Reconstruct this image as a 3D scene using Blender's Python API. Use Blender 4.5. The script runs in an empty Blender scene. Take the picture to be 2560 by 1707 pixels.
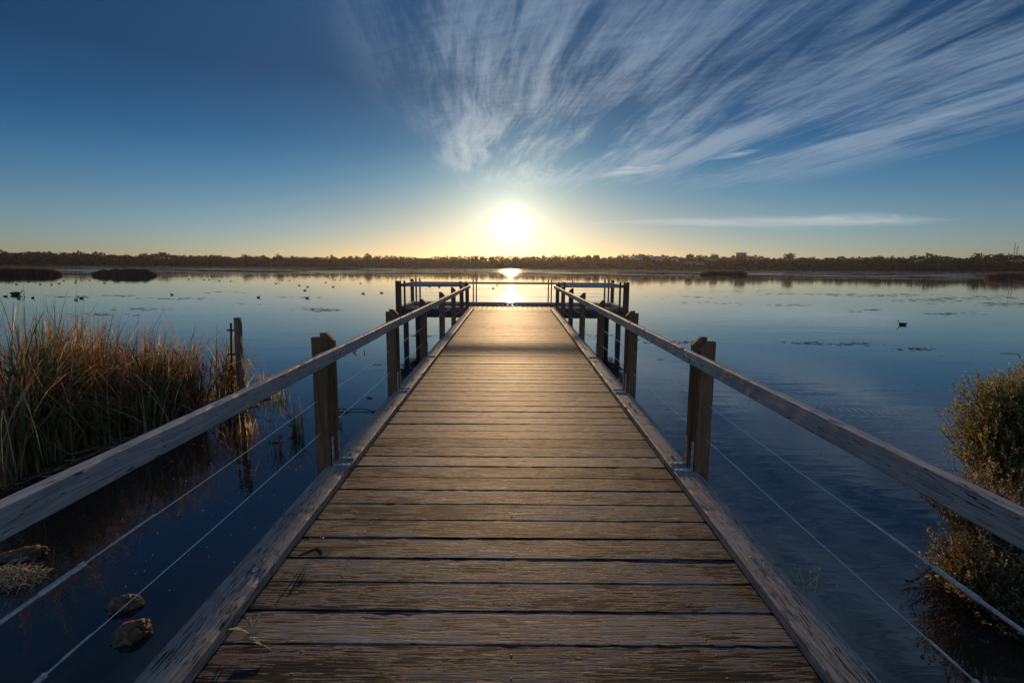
import bpy, math, random
from mathutils import Vector, Matrix, noise as mnoise
random.seed(11)
SC = bpy.context.scene
COL = SC.collection
R = math.radians
U = random.uniform

# ------------------------------------------------------------------ camera
F = 1290.0
PIT = math.atan((853.5 - 668) / F)
ROLL = R(.38)
CAMH = 2.45
cd = bpy.data.cameras.new('camera')
cam = bpy.data.objects.new('camera', cd)
COL.objects.link(cam)
cd.sensor_width = 36
cd.lens = F / 2560 * 36
cd.clip_end = 20000
cd.clip_start = .05
cam.matrix_world = Matrix.Translation((0, 0, CAMH)) @ Matrix.Rotation(R(90) - PIT, 4, 'X') @ Matrix.Rotation(ROLL, 4, 'Z')
SC.camera = cam
CM = cam.matrix_world.to_3x3()

def ray(px, py):
    return CM @ Vector(((px - 1280) / F, -(py - 853.5) / F, -1))

def on_z(px, py, z=0.0):
    d = ray(px, py)
    return Vector((0, 0, CAMH)) + d * ((z - CAMH) / d.z)

def on_y(px, py, y):
    d = ray(px, py)
    return Vector((0, 0, CAMH)) + d * (y / d.y)

# ------------------------------------------------------------------ node helpers
class NT:
    def __init__(s, nt):
        s.nt = nt
        s.n = nt.nodes
        s.l = nt.links
    def node(s, t, **k):
        n = s.n.new(t)
        for a, b in k.items():
            setattr(n, a, b)
        return n
    def put(s, sock, v):
        if v is None:
            return
        if isinstance(v, bpy.types.NodeSocket):
            s.l.new(v, sock)
        else:
            try:
                sock.default_value = v
            except Exception:
                sock.default_value = (v[0], v[1], v[2], 1.0)
    def m(s, op, a, b=None, c=None, clamp=False):
        n = s.node('ShaderNodeMath', operation=op, use_clamp=clamp)
        for i, v in enumerate((a, b, c)):
            s.put(n.inputs[i], v)
        return n.outputs[0]
    def vm(s, op, a, b=None):
        n = s.node('ShaderNodeVectorMath', operation=op)
        s.put(n.inputs[0], a)
        if b is not None:
            s.put(n.inputs[1], b)
        return n.outputs['Value'] if op in ('DOT_PRODUCT', 'LENGTH') else n.outputs[0]
    def mix(s, f, a, b, mode='MIX'):
        n = s.node('ShaderNodeMix', data_type='RGBA', blend_type=mode)
        s.put(n.inputs[0], f)
        for i, v in ((6, a), (7, b)):
            if isinstance(v, tuple) and len(v) == 3:
                v = v + (1,)
            s.put(n.inputs[i], v)
        return n.outputs[2]
    def noise(s, vec, scale, detail=4, rough=.55, dist=0, col=False):
        n = s.node('ShaderNodeTexNoise')
        s.put(n.inputs['Vector'], vec)
        n.inputs['Scale'].default_value = scale
        n.inputs['Detail'].default_value = detail
        n.inputs['Roughness'].default_value = rough
        n.inputs['Distortion'].default_value = dist
        return n.outputs['Color' if col else 'Fac']
    def ss(s, v, a, b, lo=0.0, hi=1.0):
        n = s.node('ShaderNodeMapRange', interpolation_type='SMOOTHSTEP')
        s.put(n.inputs[0], v)
        n.inputs[1].default_value = a
        n.inputs[2].default_value = b
        n.inputs[3].default_value = lo
        n.inputs[4].default_value = hi
        return n.outputs[0]
    def sep(s, v):
        n = s.node('ShaderNodeSeparateXYZ')
        s.put(n.inputs[0], v)
        return n.outputs
    def comb(s, x, y, z):
        n = s.node('ShaderNodeCombineXYZ')
        for i, v in enumerate((x, y, z)):
            s.put(n.inputs[i], v)
        return n.outputs[0]

def new_mat(name):
    m = bpy.data.materials.new(name)
    m.use_nodes = True
    t = NT(m.node_tree)
    p = m.node_tree.nodes['Principled BSDF']
    return m, t, p

def bump(t, p, h, dist, strength=1.0, normal=None):
    b = t.node('ShaderNodeBump')
    b.inputs['Strength'].default_value = strength
    b.inputs['Distance'].default_value = dist
    t.put(b.inputs['Height'], h)
    if normal:
        t.put(b.inputs['Normal'], normal)
    t.put(p.inputs['Normal'], b.outputs[0])
    return b.outputs[0]

# ------------------------------------------------------------------ materials
def wood(name, dark, light, crack=(.012, .009, .007), fib=1.0, rough=.62, cth=(.36, .47), bd=.004, vary=.45, moss=0.0, spec=.35, cpatch=.25, xf=6.0):
    """weathered timber, grain along the object's local X"""
    m, t, p = new_mat(name)
    tc = t.node('ShaderNodeTexCoord').outputs['Object']
    rnd = t.node('ShaderNodeObjectInfo').outputs['Random']
    off = t.comb(t.m('MULTIPLY', rnd, 37.0), t.m('MULTIPLY', rnd, 71.0), t.m('MULTIPLY', rnd, 13.0))
    v = t.vm('ADD', tc, off)
    # grain wanders, and swirls round knots
    w = t.noise(t.vm('MULTIPLY', v, (1.6, 9, 9)), 1.0, 2, .5, col=True)
    w = t.vm('MULTIPLY', t.vm('SUBTRACT', w, (.5, .5, .5)), (0, .05, .05))
    vo = t.node('ShaderNodeTexVoronoi')
    t.put(vo.inputs['Vector'], t.vm('MULTIPLY', v, (1.3, 5.5, 5.5)))
    vo.inputs['Scale'].default_value = 1
    kd = vo.outputs['Distance']
    rare = t.ss(t.sep(vo.outputs['Color'])[0], .70, .74)
    knot = t.m('MULTIPLY', t.ss(kd, 0.02, .30, 1, 0), rare)
    kw = t.comb(0, t.m('MULTIPLY', knot, .035), t.m('MULTIPLY', knot, .02))
    v2 = t.vm('ADD', t.vm('ADD', v, w), kw)
    g1 = t.noise(t.vm('MULTIPLY', v2, (3.5 * fib, 120 * fib, 120 * fib)), 1, 5, .6)
    g2 = t.noise(t.vm('MULTIPLY', v2, (xf * fib, 105 * fib, 105 * fib)), 1, 5, .6)
    g3 = t.noise(t.vm('MULTIPLY', v2, (5, 75, 75)), 1.0, 3, .7)
    bl = t.noise(t.vm('MULTIPLY', v, (1.7, 7, 7)), 1, 4, .6)
    fine = t.noise(v, 260, 2, .6)
    cr = t.ss(t.m('ADD', g2, t.m('MULTIPLY', t.m('SUBTRACT', bl, .5), cpatch)), cth[0], cth[1], 1, 0)
    cr2 = t.ss(t.m('ADD', t.m('MULTIPLY', g3, .7), t.m('MULTIPLY', g1, .3)), .33, .45, 1, 0)
    cr2 = t.m('MULTIPLY', cr2, t.ss(bl, .42, .62))
    crk = t.m('MAXIMUM', cr, t.m('MULTIPLY', cr2, .85))
    base = t.mix(t.ss(g1, .3, .7), dark, light)
    tone = t.m('ADD', 1 - vary / 2, t.m('MULTIPLY', t.m('FRACT', t.m('MULTIPLY', rnd, 17.3)), vary))
    tone = t.m('MULTIPLY', tone, t.m('ADD', .72, t.m('MULTIPLY', bl, .56)))
    tone = t.m('MULTIPLY', tone, t.m('ADD', .82, t.m('MULTIPLY', fine, .36)))
    sc = t.node('ShaderNodeVectorMath', operation='SCALE')
    t.put(sc.inputs[0], base)
    t.put(sc.inputs[3], tone)
    c = t.mix(t.m('MULTIPLY', crk, .9), sc.outputs[0], crack)
    kn = t.m('MULTIPLY', t.m('MULTIPLY', t.ss(kd, 0.02, .07, 1, 0), .75), rare)
    c = t.mix(kn, c, tuple(x * 1.3 for x in crack))
    if moss:
        mo = t.m('MULTIPLY', t.ss(t.noise(v, 6, 5, .65), .52, .72), moss)
        c = t.mix(mo, c, (.055, .065, .03))
    t.put(p.inputs['Base Color'], c)
    t.put(p.inputs['Roughness'], t.m('ADD', rough - .1, t.m('MULTIPLY', g1, .22)))
    p.inputs['Specular IOR Level'].default_value = spec
    h = t.m('ADD', t.m('MULTIPLY', g1, .45), t.m('MULTIPLY', g3, .35))
    h = t.m('SUBTRACT', h, t.m('MULTIPLY', crk, 1.0))
    bump(t, p, h, bd)
    return m

M_DECKS = []
for k_, (tn, wm) in enumerate(((.62, 1.0), (.80, 1.04), (.98, .98), (1.15, 1.0), (1.35, 1.03))):
    M_DECKS.append(wood('deck_timber', (.058 * tn * wm, .048 * tn, .040 * tn / wm), (.232 * tn * wm, .200 * tn, .166 * tn / wm), fib=.9, bd=.0026, vary=.3, moss=.14,
                        cth=(.50 - .015 * k_, .545 - .015 * k_), rough=.66, spec=.2, cpatch=.8, xf=7.0))
M_DECK = M_DECKS[2]
M_KERB = wood('kerb_timber', (.19, .155, .125), (.42, .35, .285), fib=1.15, bd=.0014, vary=.2, cpatch=.35, cth=(.36, .43), xf=9.0, spec=.25)
M_RAIL = wood('rail_timber', (.22, .205, .19), (.42, .395, .365), xf=10.0, fib=1.1, bd=.0016, vary=.2, cpatch=.12, cth=(.33, .39), spec=.25)
M_POST = wood('post_timber', (.12, .056, .023), (.24, .12, .052), fib=.8, bd=.001, vary=.4, cth=(.28, .34), rough=.75, spec=.2)
M_DARK = wood('beam_timber', (.055, .042, .032), (.12, .095, .075), fib=.8, bd=.002, vary=.3, rough=.75, spec=.2)
M_STAKE = wood('stake_timber', (.11, .065, .035), (.32, .20, .115), fib=.8, bd=.002, vary=.3, moss=.3)

def simple(name, col, rough=.6, metal=0.0, nscale=0, nvar=.3, spec=.4, bd=0):
    m, t, p = new_mat(name)
    p.inputs['Roughness'].default_value = rough
    p.inputs['Metallic'].default_value = metal
    p.inputs['Specular IOR Level'].default_value = spec
    if nscale:
        tc = t.node('ShaderNodeTexCoord').outputs['Object']
        n = t.noise(tc, nscale, 5, .6)
        d = tuple(c * (1 - nvar) for c in col)
        b = tuple(min(1, c * (1 + nvar)) for c in col)
        t.put(p.inputs['Base Color'], t.mix(t.ss(n, .3, .7), d, b))
        if bd:
            bump(t, p, n, bd)
    else:
        p.inputs['Base Color'].default_value = (*col, 1)
    return m

M_STEEL = simple('galvanised_steel', (.55, .56, .57), .38, .9, 60, .25)
M_BOLT = simple('weathered_bolt', (.30, .29, .28), .45, .8, 90, .35)
M_WIRE = simple('stainless_wire', (.62, .63, .65), .33, .9)
M_NAIL = simple('screw_head', (.36, .33, .29), .62, .6)
M_ROCK = simple('wet_rock', (.13, .075, .038), .7, 0, 30, .65, .3, .02)
M_DUCK = simple('dark_feathers', (.016, .015, .015), .6, 0, 0)
M_BILL = simple('pale_bill', (.45, .35, .3), .5)
M_TWIG = simple('wet_twig', (.05, .035, .024), .6, 0, 40, .4)
M_STRAW = simple('dry_straw', (.36, .27, .15), .7, 0, 30, .4)
M_CAT = simple('cattail_head', (.28, .12, .05), .9, 0, 80, .4)
M_MUD = simple('mud', (.035, .028, .018), .9, 0, 8, .4)
M_WEED = simple('floating_weed', (.075, .06, .035), .85, 0, 3, .5, .1)
M_TRUNK = simple('bark', (.07, .055, .042), .9, 0, 12, .4)
M_ROOF = simple('pale_roof', (.11, .115, .125), .85)
M_ROOFT = simple('tile_roof', (.24, .15, .11), .7)
M_WALL = simple('pale_wall', (.40, .38, .34), .8)
M_BWALL = simple('office_wall', (.17, .16, .15), .8)
M_GLASS = simple('dark_window', (.03, .035, .04), .2, 0)
M_MAST = simple('mast_metal', (.10, .10, .10), .6, .4)
M_SPECK = simple('feather_white', (.75, .74, .70), .7)

def leafmat(name, col, var=.45, trans=.5, scale=6, rough=.55):
    """thin leaf: light scatters back and shines through"""
    m, t, p = new_mat(name)
    tc = t.node('ShaderNodeTexCoord').outputs['Object']
    n = t.noise(tc, scale, 3, .6)
    g = t.node('ShaderNodeNewGeometry')
    rv = g.outputs['Random Per Island']
    k = t.m('ADD', t.m('MULTIPLY', n, .5), t.m('MULTIPLY', rv, .5))
    d = tuple(c * (1 - var) for c in col)
    b = tuple(min(1, c * (1 + var)) for c in col)
    c = t.mix(t.ss(k, .2, .8), d, b)
    t.put(p.inputs['Base Color'], c)
    p.inputs['Roughness'].default_value = rough
    p.inputs['Specular IOR Level'].default_value = .3
    tr = t.node('ShaderNodeBsdfTranslucent')
    t.put(tr.inputs['Color'], c)
    mx = t.node('ShaderNodeMixShader')
    mx.inputs[0].default_value = trans
    out = [x for x in t.n if x.type == 'OUTPUT_MATERIAL'][0]
    t.l.new(p.outputs[0], mx.inputs[1])
    t.l.new(tr.outputs[0], mx.inputs[2])
    t.l.new(mx.outputs[0], out.inputs[0])
    return m

M_REED = [leafmat('reed_rust', (.34, .16, .075)), leafmat('reed_brown', (.28, .16, .08)),
          leafmat('reed_straw', (.62, .47, .25)), leafmat('reed_green', (.18, .25, .07)),
          leafmat('reed_deep_green', (.04, .07, .02))]
M_SHRUB = [leafmat('shrub_olive', (.26, .23, .07), .5), leafmat('shrub_gold', (.36, .26, .07), .5), leafmat('shrub_dark', (.14, .14, .05), .4)]
M_GOLD = [leafmat('golden_leaf', (.27, .19, .07), .5), leafmat('tan_leaf', (.34, .25, .13), .4), leafmat('olive_leaf', (.10, .09, .025), .5)]
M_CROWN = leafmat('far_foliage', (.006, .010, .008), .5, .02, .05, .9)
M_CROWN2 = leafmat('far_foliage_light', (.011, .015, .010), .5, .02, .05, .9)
M_ISLE = leafmat('far_reed', (.16, .095, .045), .45, .3, 1.0)
M_SPRIG = leafmat('grey_green_leaf', (.17, .19, .11), .35, .3, 40)
M_PALELEAF = leafmat('pale_leaf', (.42, .37, .20), .3, .4, 40)

# ------------------------------------------------------------------ mesh helpers
class MB:
    def __init__(s):
        s.v = []
        s.f = []
        s.mi = []
    def quad(s, a, b, c, d, m=0):
        i = len(s.v)
        s.v += [tuple(a), tuple(b), tuple(c), tuple(d)]
        s.f.append((i, i + 1, i + 2, i + 3))
        s.mi.append(m)
    def tri(s, a, b, c, m=0):
        i = len(s.v)
        s.v += [tuple(a), tuple(b), tuple(c)]
        s.f.append((i, i + 1, i + 2))
        s.mi.append(m)
    def box(s, c, sz, m=0, rot=None):
        x, y, z = (q / 2 for q in sz)
        i = len(s.v)
        for dx, dy, dz in ((-x, -y, -z), (x, -y, -z), (x, y, -z), (-x, y, -z), (-x, -y, z), (x, -y, z), (x, y, z), (-x, y, z)):
            q = Vector((dx, dy, dz))
            if rot:
                q = rot @ q
            s.v.append((c[0] + q.x, c[1] + q.y, c[2] + q.z))
        for f in ((0, 3, 2, 1), (4, 5, 6, 7), (0, 1, 5, 4), (1, 2, 6, 5), (2, 3, 7, 6), (3, 0, 4, 7)):
            s.f.append(tuple(i + k for k in f))
            s.mi.append(m)
    def tube(s, pts, rad, n=6, m=0, cap=True):
        pts = [Vector(p) for p in pts]
        if not isinstance(rad, (list, tuple)):
            rad = [rad] * len(pts)
        i0 = len(s.v)
        for k, p in enumerate(pts):
            a = pts[max(k - 1, 0)]
            b = pts[min(k + 1, len(pts) - 1)]
            d = (b - a).normalized()
            up = Vector((0, 0, 1)) if abs(d.z) < .9 else Vector((1, 0, 0))
            e1 = d.cross(up).normalized()
            e2 = d.cross(e1)
            for j in range(n):
                an = 2 * math.pi * j / n
                q = p + (e1 * math.cos(an) + e2 * math.sin(an)) * rad[k]
                s.v.append(tuple(q))
        for k in range(len(pts) - 1):
            for j in range(n):
                a = i0 + k * n + j
                b = i0 + k * n + (j + 1) % n
                s.f.append((a, b, b + n, a + n))
                s.mi.append(m)
        if cap:
            s.f.append(tuple(i0 + j for j in range(n))[::-1])
            s.f.append(tuple(i0 + (len(pts) - 1) * n + j for j in range(n)))
            s.mi += [m, m]
    def blade(s, base, h, az, lean, w, m=0, seg=5, droop=1.6, twist=0.0, kink=None):
        d = Vector((math.cos(az), math.sin(az), 0))
        side = Vector((-math.sin(az + twist), math.cos(az + twist), 0)) * w / 2
        p = Vector(base)
        ang = lean * .15
        prev = None
        L = h / seg
        for k in range(seg + 1):
            t = k / seg
            ww = (1 - t ** 2.5) if k < seg else .05
            a = p - side * ww
            b = p + side * ww
            if prev:
                s.quad(prev[0], prev[1], b, a, m)
            prev = (a, b)
            ang += lean * droop * (t ** 1.5) / seg * 1.8 + lean * .12
            if kink is not None and k == kink:
                ang += U(.7, 1.6)
            ang = min(ang, 2.7)
            p = p + (d * math.sin(ang) + Vector((0, 0, math.cos(ang)))) * L
    def build(s, name, mats, parent=None, smooth=False, mw=None):
        me = bpy.data.meshes.new(name)
        me.from_pydata(s.v, [], s.f)
        if not isinstance(mats, (list, tuple)):
            mats = [mats]
        for m in mats:
            me.materials.append(m)
        if len(mats) > 1:
            me.polygons.foreach_set('material_index', s.mi)
        if smooth:
            me.polygons.foreach_set('use_smooth', [True] * len(me.polygons))
        me.update()
        o = bpy.data.objects.new(name, me)
        COL.objects.link(o)
        if mw is not None:
            o.matrix_world = mw
        if parent:
            o.parent = parent
        return o

def tag(o, label=None, cat=None, group=None, kind=None):
    if label: o['label'] = label
    if cat: o['category'] = cat
    if group: o['group'] = group
    if kind: o['kind'] = kind
    return o

def empty(name, loc=(0, 0, 0)):
    o = bpy.data.objects.new(name, None)
    o.location = loc
    o.empty_display_size = .1
    COL.objects.link(o)
    return o

def rel(parent, M):
    return Matrix.Translation(-Vector(parent.location)) @ M if parent else M

def beam(name, p0, p1, w, h, mat, parent=None, seg=None, wear=.002, bev=.006, up=(0, 0, 1), endcut=None, seed=0, extra=None, origin=None):
    """timber of section w (sideways) x h, from p0 to p1 (centre line); grain runs along local X; edges worn"""
    p0, p1 = Vector(p0), Vector(p1)
    d = p1 - p0
    L = d.length
    ex = d.normalized()
    ey = Vector(up).cross(ex).normalized()
    ez = ex.cross(ey)
    M = Matrix((ex, ey, ez)).transposed().to_4x4()
    M.translation = p0
    if seg is None:
        seg = max(2, int(L / .07))
    b = MB()
    a, c = w / 2, h / 2
    prof = [(-a + bev, -c), (a - bev, -c), (a, -c + bev), (a, c - bev), (a - bev, c), (-a + bev, c), (-a, c - bev), (-a, -c + bev)]
    n = len(prof)
    sx = U(0, 900)
    for k in range(seg + 1):
        x = L * k / seg
        for j, (y, z) in enumerate(prof):
            q = mnoise.noise(Vector((sx + x * 5, j * 3.1, seed)))
            q2 = mnoise.noise(Vector((sx + x * 17, j * 5.7, seed + 9)))
            f = wear * (q * 1.2 + q2 * .9)
            # the two corner lines nearest an edge chip more
            chip = 0
            if j in (4, 5, 3, 6) and q2 > .32:
                chip = (q2 - .32) * wear * 9
            z2 = z - math.copysign(1, z) * (abs(f) * .5 + chip * .6)
            y2 = y - math.copysign(1, y) * (abs(f) * .8 + chip * .8)
            xx = x
            if endcut and k in (0, seg):
                xx = x
            b.v.append((xx, y2, z2))
    for k in range(seg):
        for j in range(n):
            i = k * n + j
            i2 = k * n + (j + 1) % n
            b.f.append((i, i2, i2 + n, i + n)[::-1])
            b.mi.append(0)
    b.f.append(tuple(range(n)))
    b.f.append(tuple(seg * n + j for j in range(n))[::-1])
    b.mi += [0, 0]
    mats = [mat]
    if extra:
        for (fn, mm) in extra:
            mats.append(mm)
            fn(b, len(mats) - 1)
    return b.build(name, mats, parent, mw=M)

def dome(b, c, r, h, m, n=7, ring=True):
    c = Vector(c)
    i = len(b.v)
    for j in range(n):
        a = 2 * math.pi * j / n
        b.v.append((c.x + r * math.cos(a), c.y + r * math.sin(a), c.z))
    for j in range(n):
        a = 2 * math.pi * j / n
        b.v.append((c.x + .7 * r * math.cos(a), c.y + .7 * r * math.sin(a), c.z + h))
    for j in range(n):
        b.f.append((i + j, i + (j + 1) % n, i + n + (j + 1) % n, i + n + j))
        b.mi.append(m)
    b.f.append(tuple(i + n + j for j in range(n)))
    b.mi.append(m)

# ------------------------------------------------------------------ sky
SUN_EL = R(4.64)
SUN_AZ = -.003
world = bpy.data.worlds.new('World')
SC.world = world
world.use_nodes = True
wt = NT(world.node_tree)
bg = world.node_tree.nodes['Background']
sky = wt.node('ShaderNodeTexSky', sky_type='NISHITA')
sky.sun_disc = False
sky.sun_elevation = SUN_EL
sky.sun_rotation = SUN_AZ
sky.air_density = 1.0
sky.dust_density = .35
sky.ozone_density = 2.2
dirv = wt.node('ShaderNodeTexCoord').outputs['Generated']
dx, dy, dz = wt.sep(dirv)
sd = (math.sin(SUN_AZ) * math.cos(SUN_EL), math.cos(SUN_AZ) * math.cos(SUN_EL), math.sin(SUN_EL))
cosang = wt.vm('DOT_PRODUCT', dirv, sd)
ang = wt.m('MULTIPLY', wt.m('ARCCOSINE', wt.m('MINIMUM', cosang, .9999999)), 57.2958)
# grading of the clear sky
gam = wt.node('ShaderNodeGamma')
wt.put(gam.inputs[0], sky.outputs[0])
gam.inputs[1].default_value = 1.0
base = gam.outputs[0]
SKY_TINT = (1, 1, 1)
# cirrus: a flat layer far above, streaked along the wind
zz = wt.m('MAXIMUM', dz, .02)
u = wt.m('DIVIDE', dx, zz)
v = wt.m('DIVIDE', dy, zz)
pl = wt.comb(u, v, 0)
wv = wt.noise(wt.vm('MULTIPLY', pl, (.9, .3, 1)), 1.0, 3, .5, col=True)
wv = wt.vm('MULTIPLY', wt.vm('SUBTRACT', wv, (.5, .5, .5)), (.42, .8, 0))
plw = wt.vm('ADD', pl, wv)
def rotated(vec, a):
    n = wt.node('ShaderNodeVectorRotate', rotation_type='Z_AXIS')
    wt.put(n.inputs['Vector'], vec)
    n.inputs['Angle'].default_value = a
    return n.outputs[0]
plr = rotated(plw, R(-6))
s1 = wt.noise(wt.vm('MULTIPLY', plr, (2.6, .34, 1)), 1.0, 7, .62, .4)
s2 = wt.noise(wt.vm('MULTIPLY', plr, (10.0, 1.2, 1)), 1.0, 6, .68, .5)
s4 = wt.noise(wt.vm('MULTIPLY', plr, (26.0, 2.6, 1)), 1.0, 5, .7, .6)
s3 = wt.noise(wt.vm('MULTIPLY', plr, (1.1, .35, 1)), 1.0, 3, .5)
rip = wt.noise(wt.vm('MULTIPLY', rotated(pl, R(25)), (5, 22, 1)), 1.0, 3, .6, .3)
um = wt.m('ADD', u, wt.m('MULTIPLY', wt.m('SUBTRACT', s3, .5), .9))
vmn = wt.m('ADD', v, wt.m('MULTIPLY', wt.m('SUBTRACT', s1, .5), 5.0))
mask = wt.m('MULTIPLY', wt.ss(um, -.92, -.30), wt.ss(um, 2.9, 3.9, 1, 0))
mask = wt.m('MULTIPLY', mask, wt.ss(vmn, 4.6, 7.6, 1, 0))
mask = wt.m('MULTIPLY', mask, wt.ss(dy, .02, .25))
dens = wt.m('ADD', wt.m('MULTIPLY', s1, .60), wt.m('MULTIPLY', s2, .34))
dens = wt.m('ADD', dens, wt.m('MULTIPLY', rip, .10))
dens = wt.m('ADD', dens, wt.m('MULTIPLY', wt.m('SUBTRACT', s4, .5), .16))
core = wt.ss(wt.m('ADD', dens, wt.m('MULTIPLY', wt.m('SUBTRACT', s3, .5), .75)), .39, .68)
cl = wt.m('MULTIPLY', core, mask)
# low flat streaks near the horizon, right of the sun
ya = wt.m('MAXIMUM', dy, .05)
a_ = wt.m('DIVIDE', dx, ya)
e_ = wt.m('DIVIDE', dz, ya)
def streak(a0, a1, e0, slope, th, amt, sc=7):
    tt = wt.m('DIVIDE', wt.m('SUBTRACT', a_, a0), a1 - a0)
    env = wt.m('MULTIPLY', wt.ss(tt, 0, .55), wt.ss(tt, .72, 1.0, 1, 0))
    ln = wt.m('ADD', e0, wt.m('MULTIPLY', wt.m('SUBTRACT', a_, a0), slope))
    nn = wt.noise(wt.comb(wt.m('MULTIPLY', a_, sc), wt.m('MULTIPLY', e_, sc * 8), .3), 1, 5, .6, .4)
    ln = wt.m('ADD', ln, wt.m('MULTIPLY', wt.m('SUBTRACT', nn, .5), th * 1.6))
    d_ = wt.m('ABSOLUTE', wt.m('SUBTRACT', e_, ln))
    wd = wt.m('MULTIPLY', env, th)
    k = wt.m('SUBTRACT', 1, wt.m('DIVIDE', d_, wt.m('ADD', wd, .0006)))
    k = wt.ss(k, 0, .9)
    k = wt.m('MULTIPLY', k, env)
    return wt.m('MULTIPLY', wt.m('MULTIPLY', k, wt.ss(nn, .2, .6)), amt)
lo = streak(.04, .90, .080, .020, .017, 1.0, 5)
lo = wt.m('MAXIMUM', lo, streak(.86, 1.3, .122, .0, .010, .6))
lo = wt.m('MAXIMUM', lo, streak(.10, .32, .162, .15, .015, 1.0, 11))
lo = wt.m('MAXIMUM', lo, streak(.33, .47, .196, .17, .008, .9, 11))
lo = wt.m('MAXIMUM', lo, streak(.46, .95, .205, .22, .012, .8, 11))
cloud = wt.m('MAXIMUM', wt.m('MULTIPLY', cl, .9), lo)
# light of the air around the sun
g_core = wt.m('EXPONENT', wt.m('MULTIPLY', wt.m('POWER', wt.m('DIVIDE', ang, .36), 1.12), -1.0))
g_in = wt.m('EXPONENT', wt.m('DIVIDE', ang, -2.8))
g_mid = wt.m('EXPONENT', wt.m('DIVIDE', ang, -6.5))
g_out = wt.m('EXPONENT', wt.m('DIVIDE', ang, -22.0))
hor = wt.m('EXPONENT', wt.m('DIVIDE', wt.m('MAXIMUM', dz, 0), -.075))
def scol(c, f):
    n = wt.node('ShaderNodeVectorMath', operation='SCALE')
    n.inputs[0].default_value = c
    wt.put(n.inputs[3], f)
    return n.outputs[0]
P = dict(sky=.10, core=900.0, gin=9.0, mid=1.2, out=.0, hor=0.0)
rp = wt.node('ShaderNodeValToRGB')
wt.put(rp.inputs[0], wt.m('MAXIMUM', dz, 0))
cr_ = rp.color_ramp
stops = [(0.0, (.60, .82, 1.65)), (.034, (.56, .80, 1.55)), (.096, (.44, .68, 1.10)), (.16, (.26, .55, .93)), (.216, (.15, .42, .76)), (.314, (.13, .31, .55)), (.42, (.18, .40, .68)), (.60, (.32, .38, .47)), (.76, (.8, .75, .8)), (1.0, (2.6, 2.3, 2.1))]  # last stops, overhead and out of view, raised to add fill light
for i, (pp, cc) in enumerate(stops):
    e = cr_.elements[i] if i < 2 else cr_.elements.new(pp)
    e.position = pp
    e.color = tuple(x_ / 2 for x_ in cc) + (1,)
tint = wt.vm('MULTIPLY', rp.outputs[0], (2, 2, 2))
skyc = wt.vm('MULTIPLY', base, tint)
warm = wt.mix(wt.m('MULTIPLY', wt.ss(ang, 4, 34, 1, 0), wt.m('EXPONENT', wt.m('DIVIDE', wt.m('MAXIMUM', dz, 0), -.13))), (1, 1, 1), (.90, .66, .54))
back = wt.ss(dy, .1, -.4, 1.0, 4.0)  # sky behind the camera brightened arbitrarily, as added fill light on shaded foreground
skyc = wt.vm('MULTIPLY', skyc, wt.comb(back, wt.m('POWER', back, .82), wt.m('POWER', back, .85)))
skyc = wt.vm('MULTIPLY', skyc, warm)
ccol = wt.vm('ADD', (1.5, 2.6, 4.1), scol((10.0, 8.6, 6.4), wt.m('ADD', g_mid, wt.m('MULTIPLY', g_out, .12))))
ccol = wt.vm('ADD', ccol, scol((4.4, 3.6, 1.6), wt.m('EXPONENT', wt.m('DIVIDE', wt.m('MAXIMUM', dz, 0), -.14))))
skyc = wt.mix(wt.m('MULTIPLY', cloud, wt.m('ADD', .72, wt.m('MULTIPLY', lo, .15))), skyc, ccol)
tot = wt.vm('ADD', skyc, scol((1.0, .93, .72), wt.m('MULTIPLY', g_core, P['core'])))
tot = wt.vm('ADD', tot, scol((1.0, .85, .60), wt.m('MULTIPLY', g_in, P['gin'])))
tot = wt.vm('ADD', tot, scol((1.0, .82, .48), wt.m('MULTIPLY', g_mid, P['mid'])))
tot = wt.vm('ADD', tot, scol((1.0, .70, .42), wt.m('MULTIPLY', g_out, P['out'])))
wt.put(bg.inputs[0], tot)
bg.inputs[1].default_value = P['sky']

ld = bpy.data.lights.new('sun', 'SUN')
ld.energy = 3.9
ld.angle = R(.6)
ld.color = (1.0, .64, .32)
lo_ = bpy.data.objects.new('sun', ld)
COL.objects.link(lo_)
LEL = R(5.2)
sv = Vector((math.sin(SUN_AZ) * math.cos(LEL), math.cos(SUN_AZ) * math.cos(LEL), math.sin(LEL)))
lo_.rotation_euler = sv.to_track_quat('Z', 'Y').to_euler()
lo_.location = (0, 30, 20)

# ------------------------------------------------------------------ ground and water
def hill(a):
    """height of the land beyond the far shore by bearing a (x/y)"""
    h = 6.5 + 5.0 * max(0, a) + 2.5 * max(0, -a - .55) * 4
    h += 6.5 * math.exp(-((a - .15) / .38) ** 2) - 2.0 * max(0, -a - .4)
    h += 2.2 * mnoise.noise(Vector((a * 3.1, 4.2, 0))) + 1.2 * mnoise.noise(Vector((a * 9.0, 1.2, 0)))
    return h

def shore_r(th):
    return 735 + 45 * mnoise.noise(Vector((math.cos(th) * 2.0, math.sin(th) * 2.0, 7))) - 40 * max(0, math.cos(th))

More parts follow.
